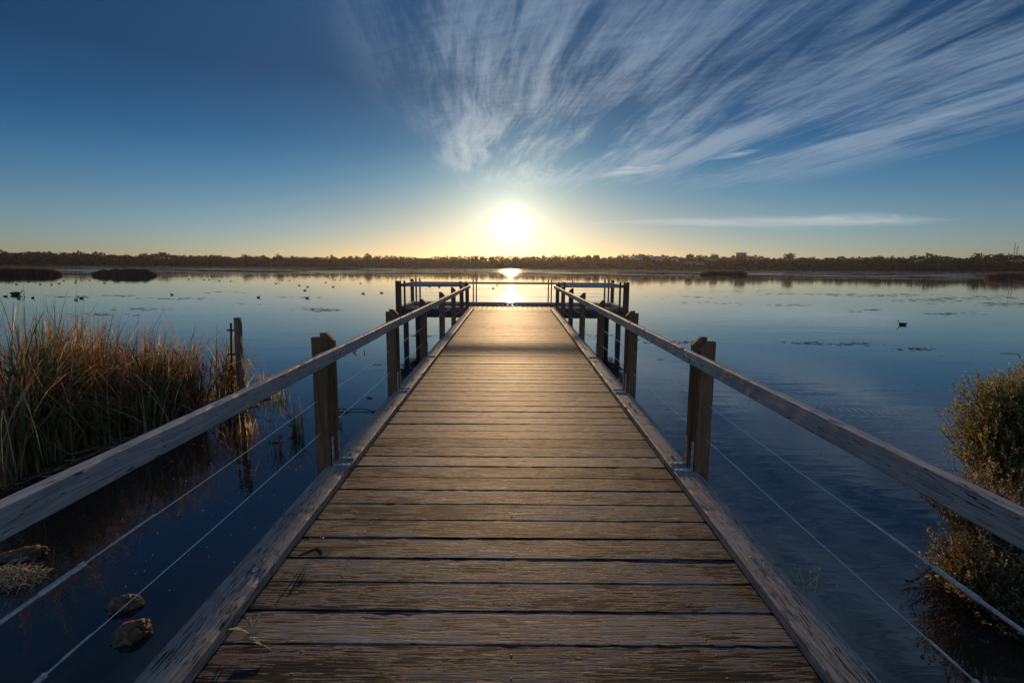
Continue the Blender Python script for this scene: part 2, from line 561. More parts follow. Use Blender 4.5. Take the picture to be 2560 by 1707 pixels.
def ground_z(x, y):
    r = math.hypot(x, y)
    th = math.atan2(y, x)
    s = shore_r(th)
    z = -1.1
    if r > s:
        k = min(1, (r - s) / 420.0)
        a = x / y if y > 60 else 1.2
        z = -.3 + min(1, (r - s) / 12) * .6 + hill(a) * (k * k * (3 - 2 * k)) * 1.2
        if y < 60: z = -.3 + min(1, (r - s) / 12) * .6 + 8 * k
    # bank behind the camera and the right-hand bank by the shrubs
    b = -1.1
    if r < 60:
        q = -y - 3.0 + .8 * mnoise.noise(Vector((x * .3, y * .3, 0)))
        b = max(b, min(.55, -1.1 + q * .5))
        d = math.hypot((x - 6.6) / 2.35, (y - 2.7) / 2.5)
        b = max(b, .34 - (d ** 2) * .42 + .1 * mnoise.noise(Vector((x * 1.3, y * 1.3, 3))))
    else:
        if y < 0 and r < s:
            b = .3
    return max(z, b)

g = MB()
rings = [.0]
r = .35
while r < 1700:
    rings.append(r)
    r *= 1.075 if r < 600 else 1.02
rings.append(1700)
NA = 220
for k, r in enumerate(rings):
    for j in range(NA):
        a = 2 * math.pi * j / NA
        x, y = r * math.cos(a), r * math.sin(a)
        g.v.append((x, y, ground_z(x, y)))
for k in range(len(rings) - 1):
    for j in range(NA):
        i, i2 = k * NA + j, k * NA + (j + 1) % NA
        g.f.append((i, i + NA, i2 + NA, i2))
        g.mi.append(0)
mg, t, p = new_mat('ground_soil')
tc = t.node('ShaderNodeTexCoord').outputs['Object']
n1 = t.noise(tc, .6, 6, .65)
n2 = t.noise(tc, 18, 5, .7)
c = t.mix(t.ss(n1, .35, .65), (.045, .045, .02), (.10, .075, .04))
c = t.mix(t.ss(n2, .4, .7), c, (.05, .04, .026))
t.put(p.inputs['Base Color'], c)
p.inputs['Roughness'].default_value = .95
bump(t, p, n2, .03)
tag(g.build('ground', mg, smooth=True), kind='structure')

w = MB()
wr = [0.0, 2, 5, 12, 30, 80, 200, 450, 840]
for r in wr:
    for j in range(96):
        a = 2 * math.pi * j / 96
        w.v.append((r * math.cos(a), r * math.sin(a), 0))
for k in range(len(wr) - 1):
    for j in range(96):
        i, i2 = k * 96 + j, k * 96 + (j + 1) % 96
        w.f.append((i, i + 96, i2 + 96, i2))
        w.mi.append(0)
mw, t, p = new_mat('lake_water')
tc = t.node('ShaderNodeTexCoord').outputs['Object']
x, y, z = t.sep(tc)
p.inputs['Base Color'].default_value = (.010, .012, .013, 1)
p.inputs['IOR'].default_value = 1.88
p.inputs['Specular IOR Level'].default_value = .5
dist = t.m('SQRT', t.m('ADD', t.m('MULTIPLY', x, x), t.m('MULTIPLY', y, y)))
near = t.ss(dist, 15, 90, 1, 0)
wind = t.noise(t.vm('MULTIPLY', tc, (.02, .06, 1)), 1.0, 4, .6)
windn = t.noise(t.vm('MULTIPLY', tc, (.22, .5, 1)), 1.0, 3, .55)
rp1 = t.noise(t.vm('MULTIPLY', tc, (1.0, 4.2, 1)), 1.0, 3, .5, .5)
rp2 = t.noise(t.vm('MULTIPLY', tc, (3.5, 11, 1)), 1.0, 2, .5, .3)
rp3 = t.noise(t.vm('MULTIPLY', tc, (.12, .5, 1)), 1.0, 3, .55)
h = t.m('MULTIPLY', rp1, .0032)
h = t.m('ADD', h, t.m('MULTIPLY', t.m('MULTIPLY', rp2, t.ss(windn, .42, .62)), .0022))
h = t.m('MULTIPLY', h, t.m('ADD', .22, t.m('MULTIPLY', near, .78)))
h = t.m('ADD', h, t.m('MULTIPLY', rp3, .0045))
# widening rings where something touched the surface
for (cx, cy, lam, rad) in ((5.3, 9.0, .12, 1.7), (2.9, 12.5, .14, 1.6)):
    rr = t.vm('LENGTH', t.vm('SUBTRACT', tc, (cx, cy, 0)))
    rg = t.m('SINE', t.m('MULTIPLY', rr, 6.2832 / lam))
    h = t.m('ADD', h, t.m('MULTIPLY', t.m('MULTIPLY', rg, t.ss(rr, rad * .3, rad, 1, 0)), .00035))
bump(t, p, h, 1.0)
t.put(p.inputs['Roughness'], t.m('ADD', .02, t.m('MULTIPLY', t.m('MULTIPLY', t.ss(wind, .50, .62), t.ss(dist, 90, 260)), .16)))
tag(w.build('lake_water', mw), kind='structure')

# ------------------------------------------------------------------ boardwalk
def dz_(y):
    return .852 + .0166 * y

def plank_nails(L, w, h, xs):
    def fn(b, mi):
        for xx in xs:
            for yy in (-w * .27, w * .27):
                dome(b, (xx + U(-.006, .006), yy + U(-.012, .012), h / 2 - .0015), .0062, .002, mi)
    return fn

walk = empty('boardwalk', (0, .5, .86))
tag(walk, 'long weathered timber boardwalk leading straight out over the lake towards the sun', 'boardwalk')
Y = .55
PW = .2085
gaps = {}
first = [(2.02)]
yk = .50
while yk < 16.30:
    wd = PW - U(.006, .012)
    if abs(yk - 2.6) < .1: wd -= .008
    yc = yk + PW / 2
    x0, x1 = -1.31 + U(-.01, .01), 1.31 + U(-.01, .01)
    tilt = U(-.001, .001)
    sk = U(-.002, .002)
    zc = dz_(yc) - .0225 + U(-.0009, .0006)
    beam('deck_plank', (x0, yc - sk, zc - tilt), (x1, yc + sk, zc + tilt), wd, .045, random.choice(M_DECKS), walk, seg=46, wear=.0007, bev=.0025,
         up=(0, -.0125 + U(-.013, .013), 1), extra=[(plank_nails(2.6, wd, .045, (.45, 1.31, 2.15)), M_NAIL)])
    yk += PW
for o in walk.children:
    o.matrix_world = o.matrix_world
def fixparent(root):
    inv = Matrix.Translation(-Vector(root.location))
    for c_ in root.children:
        c_.matrix_parent_inverse = inv
# kerbs: timbers end to end with bolts
def kerb_bolts(L, xs, side):
    def fn(b, mi):
        for xx in xs:
            dome(b, (xx, -side * .025, .0335), .014, .010, mi, 8)
    return fn
for side in (-1, 1):
    cuts = [.4, 2.15 if side < 0 else 5.3, 5.25 if side < 0 else 5.3, 9.05, 12.6, 16.25]
    cuts = [.4, 5.28, 8.95, 12.5, 16.28]
    for a, b_ in zip(cuts[:-1], cuts[1:]):
        L = b_ - a
        xs = [.12, L * .33, L * .66, L - .12]
        if a < 1: xs = [.3, 1.96 if side < 0 else 2.1, 3.5, L - .12]
        xm = side * 1.290
        beam('kerb', (xm + U(-.004, .004), a + .004, dz_(a) + .034), (xm + U(-.004, .004), b_ - .004, dz_(b_) + .034), .178, .066,
             M_KERB, walk, wear=.0018, bev=.009, extra=[(kerb_bolts(L, xs, -side), M_BOLT)])
    beam('edge_bearer', (side * 1.22, .4, dz_(.4) - .145), (side * 1.22, 16.3, dz_(16.3) - .145), .07, .19, M_DARK, walk, seg=20)
beam('edge_bearer', (0, .4, dz_(.4) - .145), (0, 16.3, dz_(16.3) - .145), .07, .19, M_DARK, walk, seg=20)
for yy in (1.6, 5.9, 10.2, 14.4):
    beam('cross_beam', (-1.38, yy, dz_(yy) - .33), (1.38, yy, dz_(yy) - .33), .1, .18, M_DARK, walk, seg=8)
    for s in (-1, 1):
        beam('pile', (s * 1.1, yy + .13, -1.3), (s * 1.1, yy + .13, dz_(yy) - .245), .15, .15, M_DARK, walk, seg=10, up=(0, 1, 0), bev=.03)
fixparent(walk)

# ------------------------------------------------------------------ railing posts
def post_member(name, x, y, z0, z1, wx, wy, inner, mat, parent, chamf=.055, lean=0.0):
    """upright timber; the top corner towards the walkway (inner = sign of that side) is cut off"""
    b = MB()
    L = z1 - z0
    prof = [(0, -wx / 2 * inner), (0, wx / 2 * inner), (L - chamf, wx / 2 * inner), (L, wx / 2 * inner - chamf * inner), (L, -wx / 2 * inner)]
    be = .004
    rings = [(-wy / 2, be), (-wy / 2 + be, 0), (wy / 2 - be, 0), (wy / 2, be)]
    cx_, cy_ = L / 2, 0
    n = 5
    for (yy, ins) in rings:
        for (lx, ly) in prof:
            fx = lx - math.copysign(ins, lx - cx_)
            fy = ly - math.copysign(ins, ly - cy_)
            b.v.append((fx, fy, yy))
    for k in range(3):
        for j in range(n):
            i, i2 = k * n + j, k * n + (j + 1) % n
            b.f.append((i, i2, i2 + n, i + n))
            b.mi.append(0)
    b.f.append(tuple(range(n))[::-1])
    b.f.append(tuple(3 * n + j for j in range(n)))
    b.mi += [0, 0]
    # local x -> world z, local y -> world x, local z -> world y
    M = Matrix(((0, 1, 0), (0, 0, 1), (1, 0, 0))).to_4x4()
    M = Matrix.Rotation(lean, 4, 'Y') @ M
    M.translation = (x, y, z0)
    o = b.build(name, mat, parent, mw=M)
    return o

import bmesh
def fix_normals(o):
    bm = bmesh.new()
    bm.from_mesh(o.data)
    bmesh.ops.recalc_face_normals(bm, faces=bm.faces)
    bm.to_mesh(o.data)
    bm.free()

POSTY = [.90, 3.66, 5.86, 8.0, 10.15, 12.2, 14.15, 15.95]
def railing(side):
    root = empty('railing', (side * 1.385, 1.2, dz_(1.2)))
    inner = -side
    for i, y in enumerate(POSTY):
        yy = y - (.06 if side > 0 and i == 1 else 0)
        zt = 1.942 + .0035 * (y - 3.5) + U(-.008, .008)
        ms = [yy + .025, yy + .155] if i in (0, 1, 2) else [yy + .04]
        for k, my in enumerate(ms):
            th = .045 if len(ms) == 2 else .085
            xx = side * (1.392 if k == 0 else 1.380)
            pm = post_member('post', xx, my, dz_(y) - .42, zt + (-.004 if k == 0 else .012), .105, th, inner, M_POST, root, chamf=.058, lean=U(-.004, .004))
            fix_normals(pm)
            if i in (1, 2, 3):
                # galvanised angle: upright leg on the post, strap across the kerb
                br = MB()
                zk = dz_(my) + .067
                xi = side * 1.330
                fy = my - th / 2 - .004 if k == 0 else my + th / 2 + .004
                fy = my
                br.box((xi - side * .004, fy, zk + .11), (.005, .032, .22))
                br.box((xi - side * .064, fy, zk + .004), (.125, .032, .006))
                for q in (.02, .06, .1):
                    dome(br, (xi - side * q, fy, zk + .006), .008, .006, 1, 6)
                for q in (.05, .11, .17):
                    br.box((xi - side * .009, fy, zk + q), (.008, .012, .012), 1)
                brk = br.build('bracket', [M_STEEL, M_BOLT], None)
                brk.parent = pm
                brk.matrix_parent_inverse = pm.matrix_world.inverted()
    # handrail boards
    cuts = [.35, 5.90, 11.9, 16.12]
    if side < 0: cuts = [.35, 5.10, 5.98, 12.3, 16.12]
    off = 0
    for k, (a, b_) in enumerate(zip(cuts[:-1], cuts[1:])):
        xo = side * (1.312 + (.006 if k % 2 else 0))
        za, zb = 1.796 + .0036 * (a - 1), 1.796 + .0036 * (b_ - 1)
        def holes(b, mi, a=a, L=b_ - a):
            for y in POSTY[1:]:
                for q in (.025, .155):
                    xl = y + q - a
                    if .05 < xl < L - .05:
                        b.box((xl, -side * .0235 * -1 if False else side * .0228, -.012), (.018, .003, .018), mi)
        beam('handrail', (xo, a + .003, za), (xo, b_ - .003, zb), .043, .094, M_RAIL, root, wear=.0022, bev=.006, extra=[(holes, M_TWIG)])
    # two wires
    for zw, zl in ((1.486, 1.78), (1.238, 1.5)):
        ww = MB()
        pts = [(side * 1.385, .95, zw)]
        for i in range(1, len(POSTY)):
            y0, y1 = POSTY[i - 1] + .09, POSTY[i] + .09
            for q in (.5, 1.0):
                yv = y0 + (y1 - y0) * q
                sag = -.006 if q == .5 else 0
                pts.append((side * 1.385, yv, zw + .0045 * (yv - 1.2) + sag))
        ww.tube(pts, .0022, 6)
        wo = ww.build('wire', M_WIRE, root)
        tb = MB()
        c0 = Vector((side * 1.385, 1.19, zw))
        e = Vector((0, 1, .004))
        def seg_(a, b_, r0, r1=None):
            tb.tube([c0 + e * a, c0 + e * b_], [r0, r1 or r0], 10)
        L0 = zl - 1.2
        seg_(0, L0 * .38, .0065)
        seg_(L0 * .36, L0 * .42, .0095)
        seg_(L0 * .42, L0 * .60, .0085)
        seg_(L0 * .60, L0 * .63, .0100)
        seg_(L0 * .63, L0 * .82, .0036)
        seg_(L0 * .82, L0 * 1.2, .0052, .0046)
        tbo = tb.build('turnbuckle', M_STEEL, None, smooth=False)
        tbo.parent = wo
    inv = Matrix.Translation(-Vector(root.location))
    for c_ in root.children:
        c_.matrix_parent_inverse = inv
    return root
rl = railing(-1)
tag(rl, 'left railing of the boardwalk: grey handrail on brown double posts beside the reeds', 'railing', 'railings along the boardwalk')
rr_ = railing(1)
tag(rr_, 'right railing of the boardwalk: grey handrail on brown double posts on the open water side', 'railing', 'railings along the boardwalk')

# ------------------------------------------------------------------ viewing platform at the end
PF, PB, PX = 16.42, 18.72, 3.66
PZ = 1.112
plat = empty('viewing_platform', (0, PF, PZ))
tag(plat, 'wide timber viewing platform across the far end of the boardwalk', 'platform')
xk = -PX
while xk < PX - .1:
    beam('platform_plank', (xk + .083, PF - .02, PZ - .0225 + U(-.002, .002)), (xk + .083, PB - .02, PZ - .0225 + U(-.002, .002)), .157, .045, random.choice(M_DECKS), plat, seg=12, bev=.004,
         extra=[(lambda b, mi: [dome(b, (xx, U(-.03, .03), .0212), .007, .003, mi) for xx in (.12, 2.1)], M_NAIL)])
    xk += .1665
for s in (-1, 1):
    beam('platform_kerb', (s * 3.60, PF, PZ + .042), (s * 3.60, PB - .12, PZ + .042), .1, .08, M_KERB, plat, wear=.003)
    beam('platform_kerb', (s * 1.42, PF + .03, PZ + .041), (s * 3.54, PF + .03, PZ + .041), .1, .078, M_KERB, plat, wear=.003)
    for yy in (PF + .12, PB - .12):
        beam('platform_pile', (s * 3.42, yy, -1.3), (s * 3.42, yy, PZ - .22), .155, .155, M_DARK, plat, seg=14, up=(0, 1, 0), bev=.03, wear=.006)
    beam('side_beam', (s * 3.70, PF, PZ - .13), (s * 3.70, PB, PZ - .13), .05, .2, M_DARK, plat, seg=10)
beam('platform_kerb', (-3.54, PB - .06, PZ + .046), (3.54, PB - .06, PZ + .046), .11, .088, M_KERB, plat, wear=.003)
beam('front_beam', (-3.72, PF - .06, PZ - .15), (3.72, PF - .06, PZ - .15), .06, .22, M_DARK, plat, seg=40)
beam('back_beam', (-3.72, PB + .03, PZ - .15), (3.72, PB + .03, PZ - .15), .06, .22, M_DARK, plat, seg=40)
fixparent(plat)

pr = empty('platform_railing', (0, PB, PZ))
tag(pr, 'dark post and rail fence with wires round three sides of the viewing platform', 'railing')
posts = []
for s in (-1, 1):
    posts += [(s * 3.64, PF + .0, .115, .115, 2.005), (s * 3.40, PF, .045, .1, 2.01), (s * 3.53, PF, .045, .1, 2.01),
              (s * 3.64, PB + .02, .115, .1, 2.012), (s * 3.36, PB + .02, .045, .1, 2.035), (s * 3.50, PB + .02, .045, .1, 2.035),
              (s * 1.31, PB + .02, .040, .1, 2.035), (s * 1.42, PB + .02, .040, .1, 2.02), (s * 1.62, PF, .09, .07, 2.0), (s * 1.46, PF + .02, .05, .1, 2.0)]
for (x, y, wx, wy, zt) in posts:
    pm = post_member('post', x, y + (.11 if y > 17 else -.08 if abs(x) < 3.6 else 0), PZ - .25, zt, wx, wy, -1 if x > 0 else 1, M_POST, pr, chamf=.03 if wx > .08 else .008)
    fix_normals(pm)
beam('rail', (-3.60, PB + .01, 1.878), (3.60, PB + .01, 1.878), .045, .075, M_RAIL, pr, wear=.003)
for s in (-1, 1):
    beam('rail', (s * 1.44, PF - .005, 1.868), (s * 3.58, PF - .005, 1.868), .045, .094, M_RAIL, pr, wear=.003)
    beam('rail', (s * 3.56, PF + .03, 1.873), (s * 3.56, PB - .02, 1.873), .045, .085, M_RAIL, pr, wear=.003)
for zw in (1.66, 1.40):
    b = MB(); b.tube([(-3.5, PB + .1, zw), (3.5, PB + .1, zw)], .0035, 5); b.build('wire', M_WIRE, pr)
    for s in (-1, 1):
        b = MB(); b.tube([(s * 1.5, PF - .05, zw - .02), (s * 3.5, PF - .05, zw - .02)], .0035, 5); b.build('wire', M_WIRE, pr)
        b = MB(); b.tube([(s * 3.64, PF, zw + .01), (s * 3.64, PB, zw + .01)], .0035, 5); b.build('wire', M_WIRE, pr)
fixparent(pr)

# ------------------------------------------------------------------ reeds
edge = [on_z(px, py) for px, py in ((0, 1225), (120, 1165), (250, 1125), (400, 1088), (520, 1050), (590, 1020))]
pre = edge[0] + Vector((-2.6, -1.1, 0))
edge = [pre] + edge
def edge_at(t):
    t = max(0, min(.9999, t)) * (len(edge) - 1)
    i = int(t)
    return edge[i].lerp(edge[i + 1], t - i)
rb = MB()
def clumpy(x, y):
    return mnoise.noise(Vector((x * 1.6, y * 1.6, 5)))
NBL = 6600
for i in range(NBL):
    t = random.random() ** 1.12
    e = edge_at(t)
    back = Vector((-.45, .9, 0)).normalized()
    depth = (2.3 - 1.25 * t) * (random.random() ** .9)
    p = e + back * depth + Vector((U(-.12, .12), U(-.12, .12), -.05))
    cn = clumpy(p.x, p.y)
    if cn < -.18 and random.random() < .75:
        continue
    if t > .5 and (cn < .05 and random.random() < .8 or random.random() < .35):
        continue
    hh = (2.12 - .84 * t) * U(.62, 1.06)
    if random.random() < .03: hh *= 1.22
    if random.random() < .12: hh *= .5
    m = random.choices([0, 1, 2, 3, 4], [.36, .28, .12, .15, .09] if cn < .2 else [.24, .22, .12, .28, .14])[0]
    lean = abs(random.gauss(0, .27)) + .03 if random.random() < .8 else U(.3, .9)
    az = U(0, 2 * math.pi) if random.random() < .55 else random.gauss(.1, .8)
    kink = random.choice([None, None, 6, 4, 5, 3, 5])
    rb.blade(p, hh * 1.08, az, lean, U(.010, .025), m, seg=7, droop=1.6, twist=U(-1.2, 1.2), kink=kink)
for i in range(500):      # fallen stems lying at the water
    t = random.random()
    e = edge_at(t)
    p = e + Vector((U(-.7, .35), U(-.25, .8), U(.005, .05)))
    a = U(0, 6.28)
    q = p + Vector((math.cos(a), math.sin(a), U(-.02, .12))) * U(.15, .5)
    rb.tube([p, q], .004, 3, random.choice([0, 1, 2, 2]), cap=False)
for i in range(16):       # brown cattail heads
    t = U(.1, .85)
    e = edge_at(t)
    p = e + Vector((U(-.5, .1), U(0, .9), 0))
    h = (1.35 - .5 * t) * U(.6, .95)
    rb.tube([p, p + Vector((0, 0, h))], .004, 4, 3)
    rb.tube([p + Vector((0, 0, h)), p + Vector((0, 0, h + .02)), p + Vector((.005, 0, h + .11)), p + Vector((.008, 0, h + .13))], [.004, .013, .012, .003], 7, 5)
tag(rb.build('reed_bed', M_REED + [M_CAT]), 'dense bed of rust brown and green reeds standing in the water on the left', 'reeds', kind='stuff')

mud = MB()
for (cx, cy, rx, ry) in [(e.x - .45, e.y + .85, .95, .8) for e in edge]:
    c0 = len(mud.v)
    mud.v.append((cx, cy, .05))
    for rg, (k, z) in enumerate(((.45, .045), (.8, .015), (1.0, -.06))):
        for j in range(18):
            a = j / 18 * 6.2832
            q = 1 + .25 * mnoise.noise(Vector((cx + math.cos(a) * 2, cy + math.sin(a) * 2, rg)))
            mud.v.append((cx + rx * k * q * math.cos(a), cy + ry * k * q * math.sin(a), z + .012 * mnoise.noise(Vector((a * 3, cx, k * 4)))))
    for j in range(18):
        mud.f.append((c0, c0 + 1 + j, c0 + 1 + (j + 1) % 18)); mud.mi.append(0)
        for rg in range(2):
            a_0 = c0 + 1 + rg * 18
            mud.f.append((a_0 + j, a_0 + 18 + j, a_0 + 18 + (j + 1) % 18, a_0 + (j + 1) % 18)); mud.mi.append(0)
tag(mud.build('mud_bank', M_MUD, smooth=True), kind='structure')

def reed_clump(px, py, n, h, spread, label, mix=(0, .1, .2, .5, .2), group=None):
    c0 = on_z(px, py)
    b = MB()
    for i in range(int(n * 1.6)):
        a = U(0, 6.28); r = 1.4 * spread * random.random()
        b.blade(Vector((r * math.cos(a), r * math.sin(a), -.04)), h * U(.55, 1.1), U(0, 6.28), abs(random.gauss(0, .5)) + .1, U(.007, .013),
                random.choices(range(5), mix)[0], seg=7, droop=1.7, twist=U(-1, 1), kink=random.choice([None, None, 4, 5]))
    o = b.build('reed_clump', M_REED)
    o.location = c0
    return tag(o, label, 'reeds', group)
G = 'small reed clumps in the water by the left railing'
reed_clump(603, 1018, 38, .85, .14, 'green reed clump growing around the foot of the wooden stake', group=G)
reed_clump(660, 985, 34, .62, .16, 'drooping green reed clump just right of the stake, beyond the handrail', group=G)
reed_clump(700, 1000, 26, .55, .12, 'thin green reed clump midway between the stake and the near left post', group=G)
reed_clump(742, 1085, 30, .62, .08, 'upright green reed tuft just left of the near double post', group=G)
reed_clump(700, 1125, 16, .45, .12, 'sparse tangled reeds in front of the near left post, with pinkish stem', (.5, .2, .1, .2, 0), group=G)
reed_clump(846, 1070, 9, .42, .05, 'few thin dark reeds right of the near left post, above the forked branch', (0, 0, 0, .3, .7), group=G)
reed_clump(620, 1085, 22, .4, .25, 'low broken reed stems floating at the end of the reed bed', (.2, .3, .4, .1, 0), group=G)

# ------------------------------------------------------------------ the stake with its gauge pipe
sb = on_z(602, 1022)
stk = empty('wooden_stake', (sb.x, sb.y, 0))
tag(stk, 'old square wooden stake with a thin gauge pipe standing at the end of the reeds', 'stake')
tp = on_y(594, 794, sb.y)
tp = Vector((tp.x - sb.x, 0, tp.z))
beam('stake_timber', (0, 0, -1.0), (tp.x, 0, tp.z), .10, .09, M_STAKE, stk, seg=24, up=(0, 1, 0), wear=.005)
b = MB()
b.tube([(-.17, -.02, -.5), (tp.x - .105, -.02, tp.z - .09)], .019, 8)
b.build('gauge_pipe', M_TWIG, stk)
for zz_, wv_ in ((tp.z - .21, .13), (tp.z - .62, .12), (tp.z - .9, .10)):
    b = MB(); b.box((tp.x * zz_ / tp.z - .085, -.03, zz_), (wv_ + .04, .02, .028)); b.build('clamp', M_TWIG, stk)

# ------------------------------------------------------------------ shrubs at right
def shrub(name, loc, comps, mats, leaf_l, leaf_w, label, cat, nb_leaf=14, spread=.5, up=.8, parts=('foliage', 'branches'), grp=None):
    """comps: list of (centre dx,dy,dz, rx,ry,rz, number of twigs); twigs rise outward from the shrub's base"""
    root = empty(name, loc)
    lf, br = MB(), MB()
    for (cx, cy, cz, rx, ry, rz, n) in comps:
        for i in range(n):
            # point inside the lump, denser to its surface
            a, q = U(0, 6.28), U(-.85, 1)
            rr = random.random() ** .42
            s_ = math.sqrt(max(0, 1 - q * q))
            k = 1 + .55 * mnoise.noise(Vector((math.cos(a) * s_ * 2.6 + cx, math.sin(a) * s_ * 2.6, q * 2.6 + cz)))
            tip = Vector((cx + rx * rr * k * s_ * math.cos(a), cy + ry * rr * k * s_ * math.sin(a), cz + rz * rr * k * q))
            core_ = Vector((cx * .85, cy * .85, cz - rz * .55))
            d = (tip - core_)
            d.normalize()
            d = (d * spread + Vector((0, 0, up)) + Vector((U(-.25, .25), U(-.25, .25), U(-.15, .15)))).normalized()
            L = U(.09, .30)
            st = tip - d * L
            br.tube([st - d * .1, st, tip], [.003, .0022, .001], 3, cap=False)
            if random.random() < .12:
                br.tube([core_ + Vector((U(-.05, .05), U(-.05, .05), -.1)), core_.lerp(st, .5) + Vector((0, 0, -.04)), st], [.009, .005, .003], 4, cap=False)
            e1 = d.orthogonal().normalized()
            e2 = d.cross(e1)
            mi = random.choices([0, 1, 2], [.5, .24, .26])[0]
            for j in range(nb_leaf):
                t = random.random()
                p = st + d * L * (t * 1.1 - .05)
                an = U(0, 6.28)
                o_ = (e1 * math.cos(an) + e2 * math.sin(an))
                ld_ = (d * U(.5, 1.2) + o_ * U(.4, .9)).normalized()
                sd_ = ld_.cross(Vector((U(-1, 1), U(-1, 1), U(-1, 1)))).normalized() * leaf_w * U(.6, 1.2)
                ll = leaf_l * U(.45, 1.6)
                m = mi if random.random() < .8 else random.randrange(3)
                lf.quad(p, p + ld_ * ll * .5 + sd_, p + ld_ * ll, p + ld_ * ll * .5 - sd_, m)
    # main limbs from the base
    for (cx, cy, cz, rx, ry, rz, n) in comps:
        for i in range(4):
            e = Vector((cx + U(-.4, .4) * rx, cy + U(-.4, .4) * ry, cz + U(-.2, .4) * rz))
            m1 = e * .5 + Vector((U(-.08, .08), U(-.08, .08), U(.0, .1)))
            br.tube([(U(-.05, .05), U(-.05, .05), -.3), m1, e], [.022, .014, .006], 5, cap=False)
    lf.build(parts[0], mats, root)
    br.build(parts[1], M_TRUNK, root)
    tag(root, label, cat, grp)
    return root

# tall shrub, leaves from pixel (2370..2560, 915..1250)
c = on_y(2500, 1080, 4.6)
sA = shrub('shrub', (c.x + .80, 4.7, -.06), [(-.62, 0, 1.34, .42, .42, .30, 520), (-.50, .1, 1.02, .52, .5, .32, 650), (-.05, 0, 1.50, .5, .5, .38, 620),
     (.3, -.1, 1.2, .6, .5, .5, 600), (-.30, -.1, .68, .50, .45, .20, 380), (.2, .1, .8, .6, .5, .3, 300), (-.62, -.05, .82, .48, .42, .28, 480)],
     M_SHRUB, .026, .0050, 'tall feathery olive green shrub at the right edge above the handrail', 'shrub', 26, .55, .55)
# golden low shrub beneath the handrail
c = on_z(2470, 1560)
sB = shrub('low_shrub', (c.x + .35, c.y + .15, .03), [(-.24, .05, .28, .36, .36, .26, 520), (.15, .25, .46, .5, .42, .28, 640), (.55, .1, .3, .5, .4, .3, 460), (.05, -.3, .16, .50, .35, .18, 420), (.35, .8, .5, .5, .4, .3, 240)],
     M_GOLD, .024, .0058, 'low golden brown shrub hanging over the water below the right handrail', 'shrub', 18, .7, .45)
# eucalypt sprig with long pale leaves on it
b = MB()
base_ = Vector((c.x + .25, c.y - .05, .42))
for i in range(16):
    p = base_ + Vector((U(-.18, .3), U(-.15, .15), U(-.12, .12)))
    d = Vector((U(-1, 1), U(-.5, .5), U(-.6, .5))).normalized()
    s = d.cross(Vector((U(-1, 1), U(-1, 1), .3))).normalized() * .009
    b.quad(p, p + d * .04 + s, p + d * .10, p + d * .04 - s)
    b.tube([base_, p], .0015, 3, cap=False)
tag(b.build('leafy_sprig', M_PALELEAF), 'sprig of long pale leaves on top of the low golden shrub', 'leaves')
# dry grass on the bank behind the rail
b = MB()
for i in range(700):
    p = Vector((U(4.2, 5.6), U(3.2, 4.9), 0))
    p.z = ground_z(p.x, p.y) - .03
    b.blade(p, U(.25, .6), U(0, 6.28), U(.1, .7), .006, 0 if random.random() < .7 else 1, seg=5, twist=U(-1, 1))
tag(b.build('bank_grass', [M_PALELEAF, M_REED[2]]), 'dry golden grass on the bank under the tall shrub', 'grass', kind='stuff')

# ------------------------------------------------------------------ rocks
def rock(px, py, rx, ry, rz, label, grp=None, rot=0.0, seed=0):
    c0 = on_z(px, py)
    bm = bmesh.new()
    bmesh.ops.create_icosphere(bm, subdivisions=5, radius=1)
    for v_ in bm.verts:
        q = v_.co.copy()
        s = Vector((seed * 7.3, 0, 0))
        f = 1 + .28 * mnoise.noise(q * 1.3 + s) + .16 * mnoise.noise(q * 4 + s) - .22 * abs(mnoise.noise(Vector((q.x * 3, q.y * 3, q.z * 11)) + s)) + .10 * mnoise.noise(q * 11 + s)
        v_.co = Vector((q.x * rx * f, q.y * ry * f, q.z * rz * f))
    bmesh.ops.rotate(bm, verts=bm.verts, matrix=Matrix.Rotation(rot, 3, 'Z'))
    me = bpy.data.meshes.new('rock')
    bm.to_mesh(me); bm.free()
    me.materials.append(M_ROCK)
    me.polygons.foreach_set('use_smooth', [True] * len(me.polygons))
    o = bpy.data.objects.new('rock', me)
    COL.objects.link(o)
    o.location = (c0.x, c0.y, .01)
    return tag(o, label, 'rock', grp)
G = 'rough rocks breaking the water at lower left'
rock(312, 1515, .115, .08, .07, 'small brown rock in dark water crossed by the lower wire', G, .3, 1)
rock(330, 1588, .115, .10, .08, 'lowest brown rock in the dark water, nearest the kerb', G, .5, 2)
rock(50, 1392, .20, .09, .06, 'low long brown rock at left edge, below the handrail', G, .3, 3)
# matted dead reeds lying on the water at the left edge
b = MB()
for i in range(420):
    a = U(0, 6.28); r = random.random() ** .6
    p = Vector((r * .26 * math.cos(a), r * .15 * math.sin(a), .09 * (1 - r) + U(-.01, .02)))
    d = Vector((U(-1, 1), U(-.7, .7), U(-.35, .3))).normalized() * U(.04, .12)
    b.tube([p, p + d * .5 + Vector((0, 0, .01)), p + d], .0022, 3, 0, cap=False)
o = b.build('reed_debris', M_STRAW)
o.location = on_z(22, 1452)
tag(o, 'matted heap of dead straw floating at the left edge beside the rocks', 'debris')

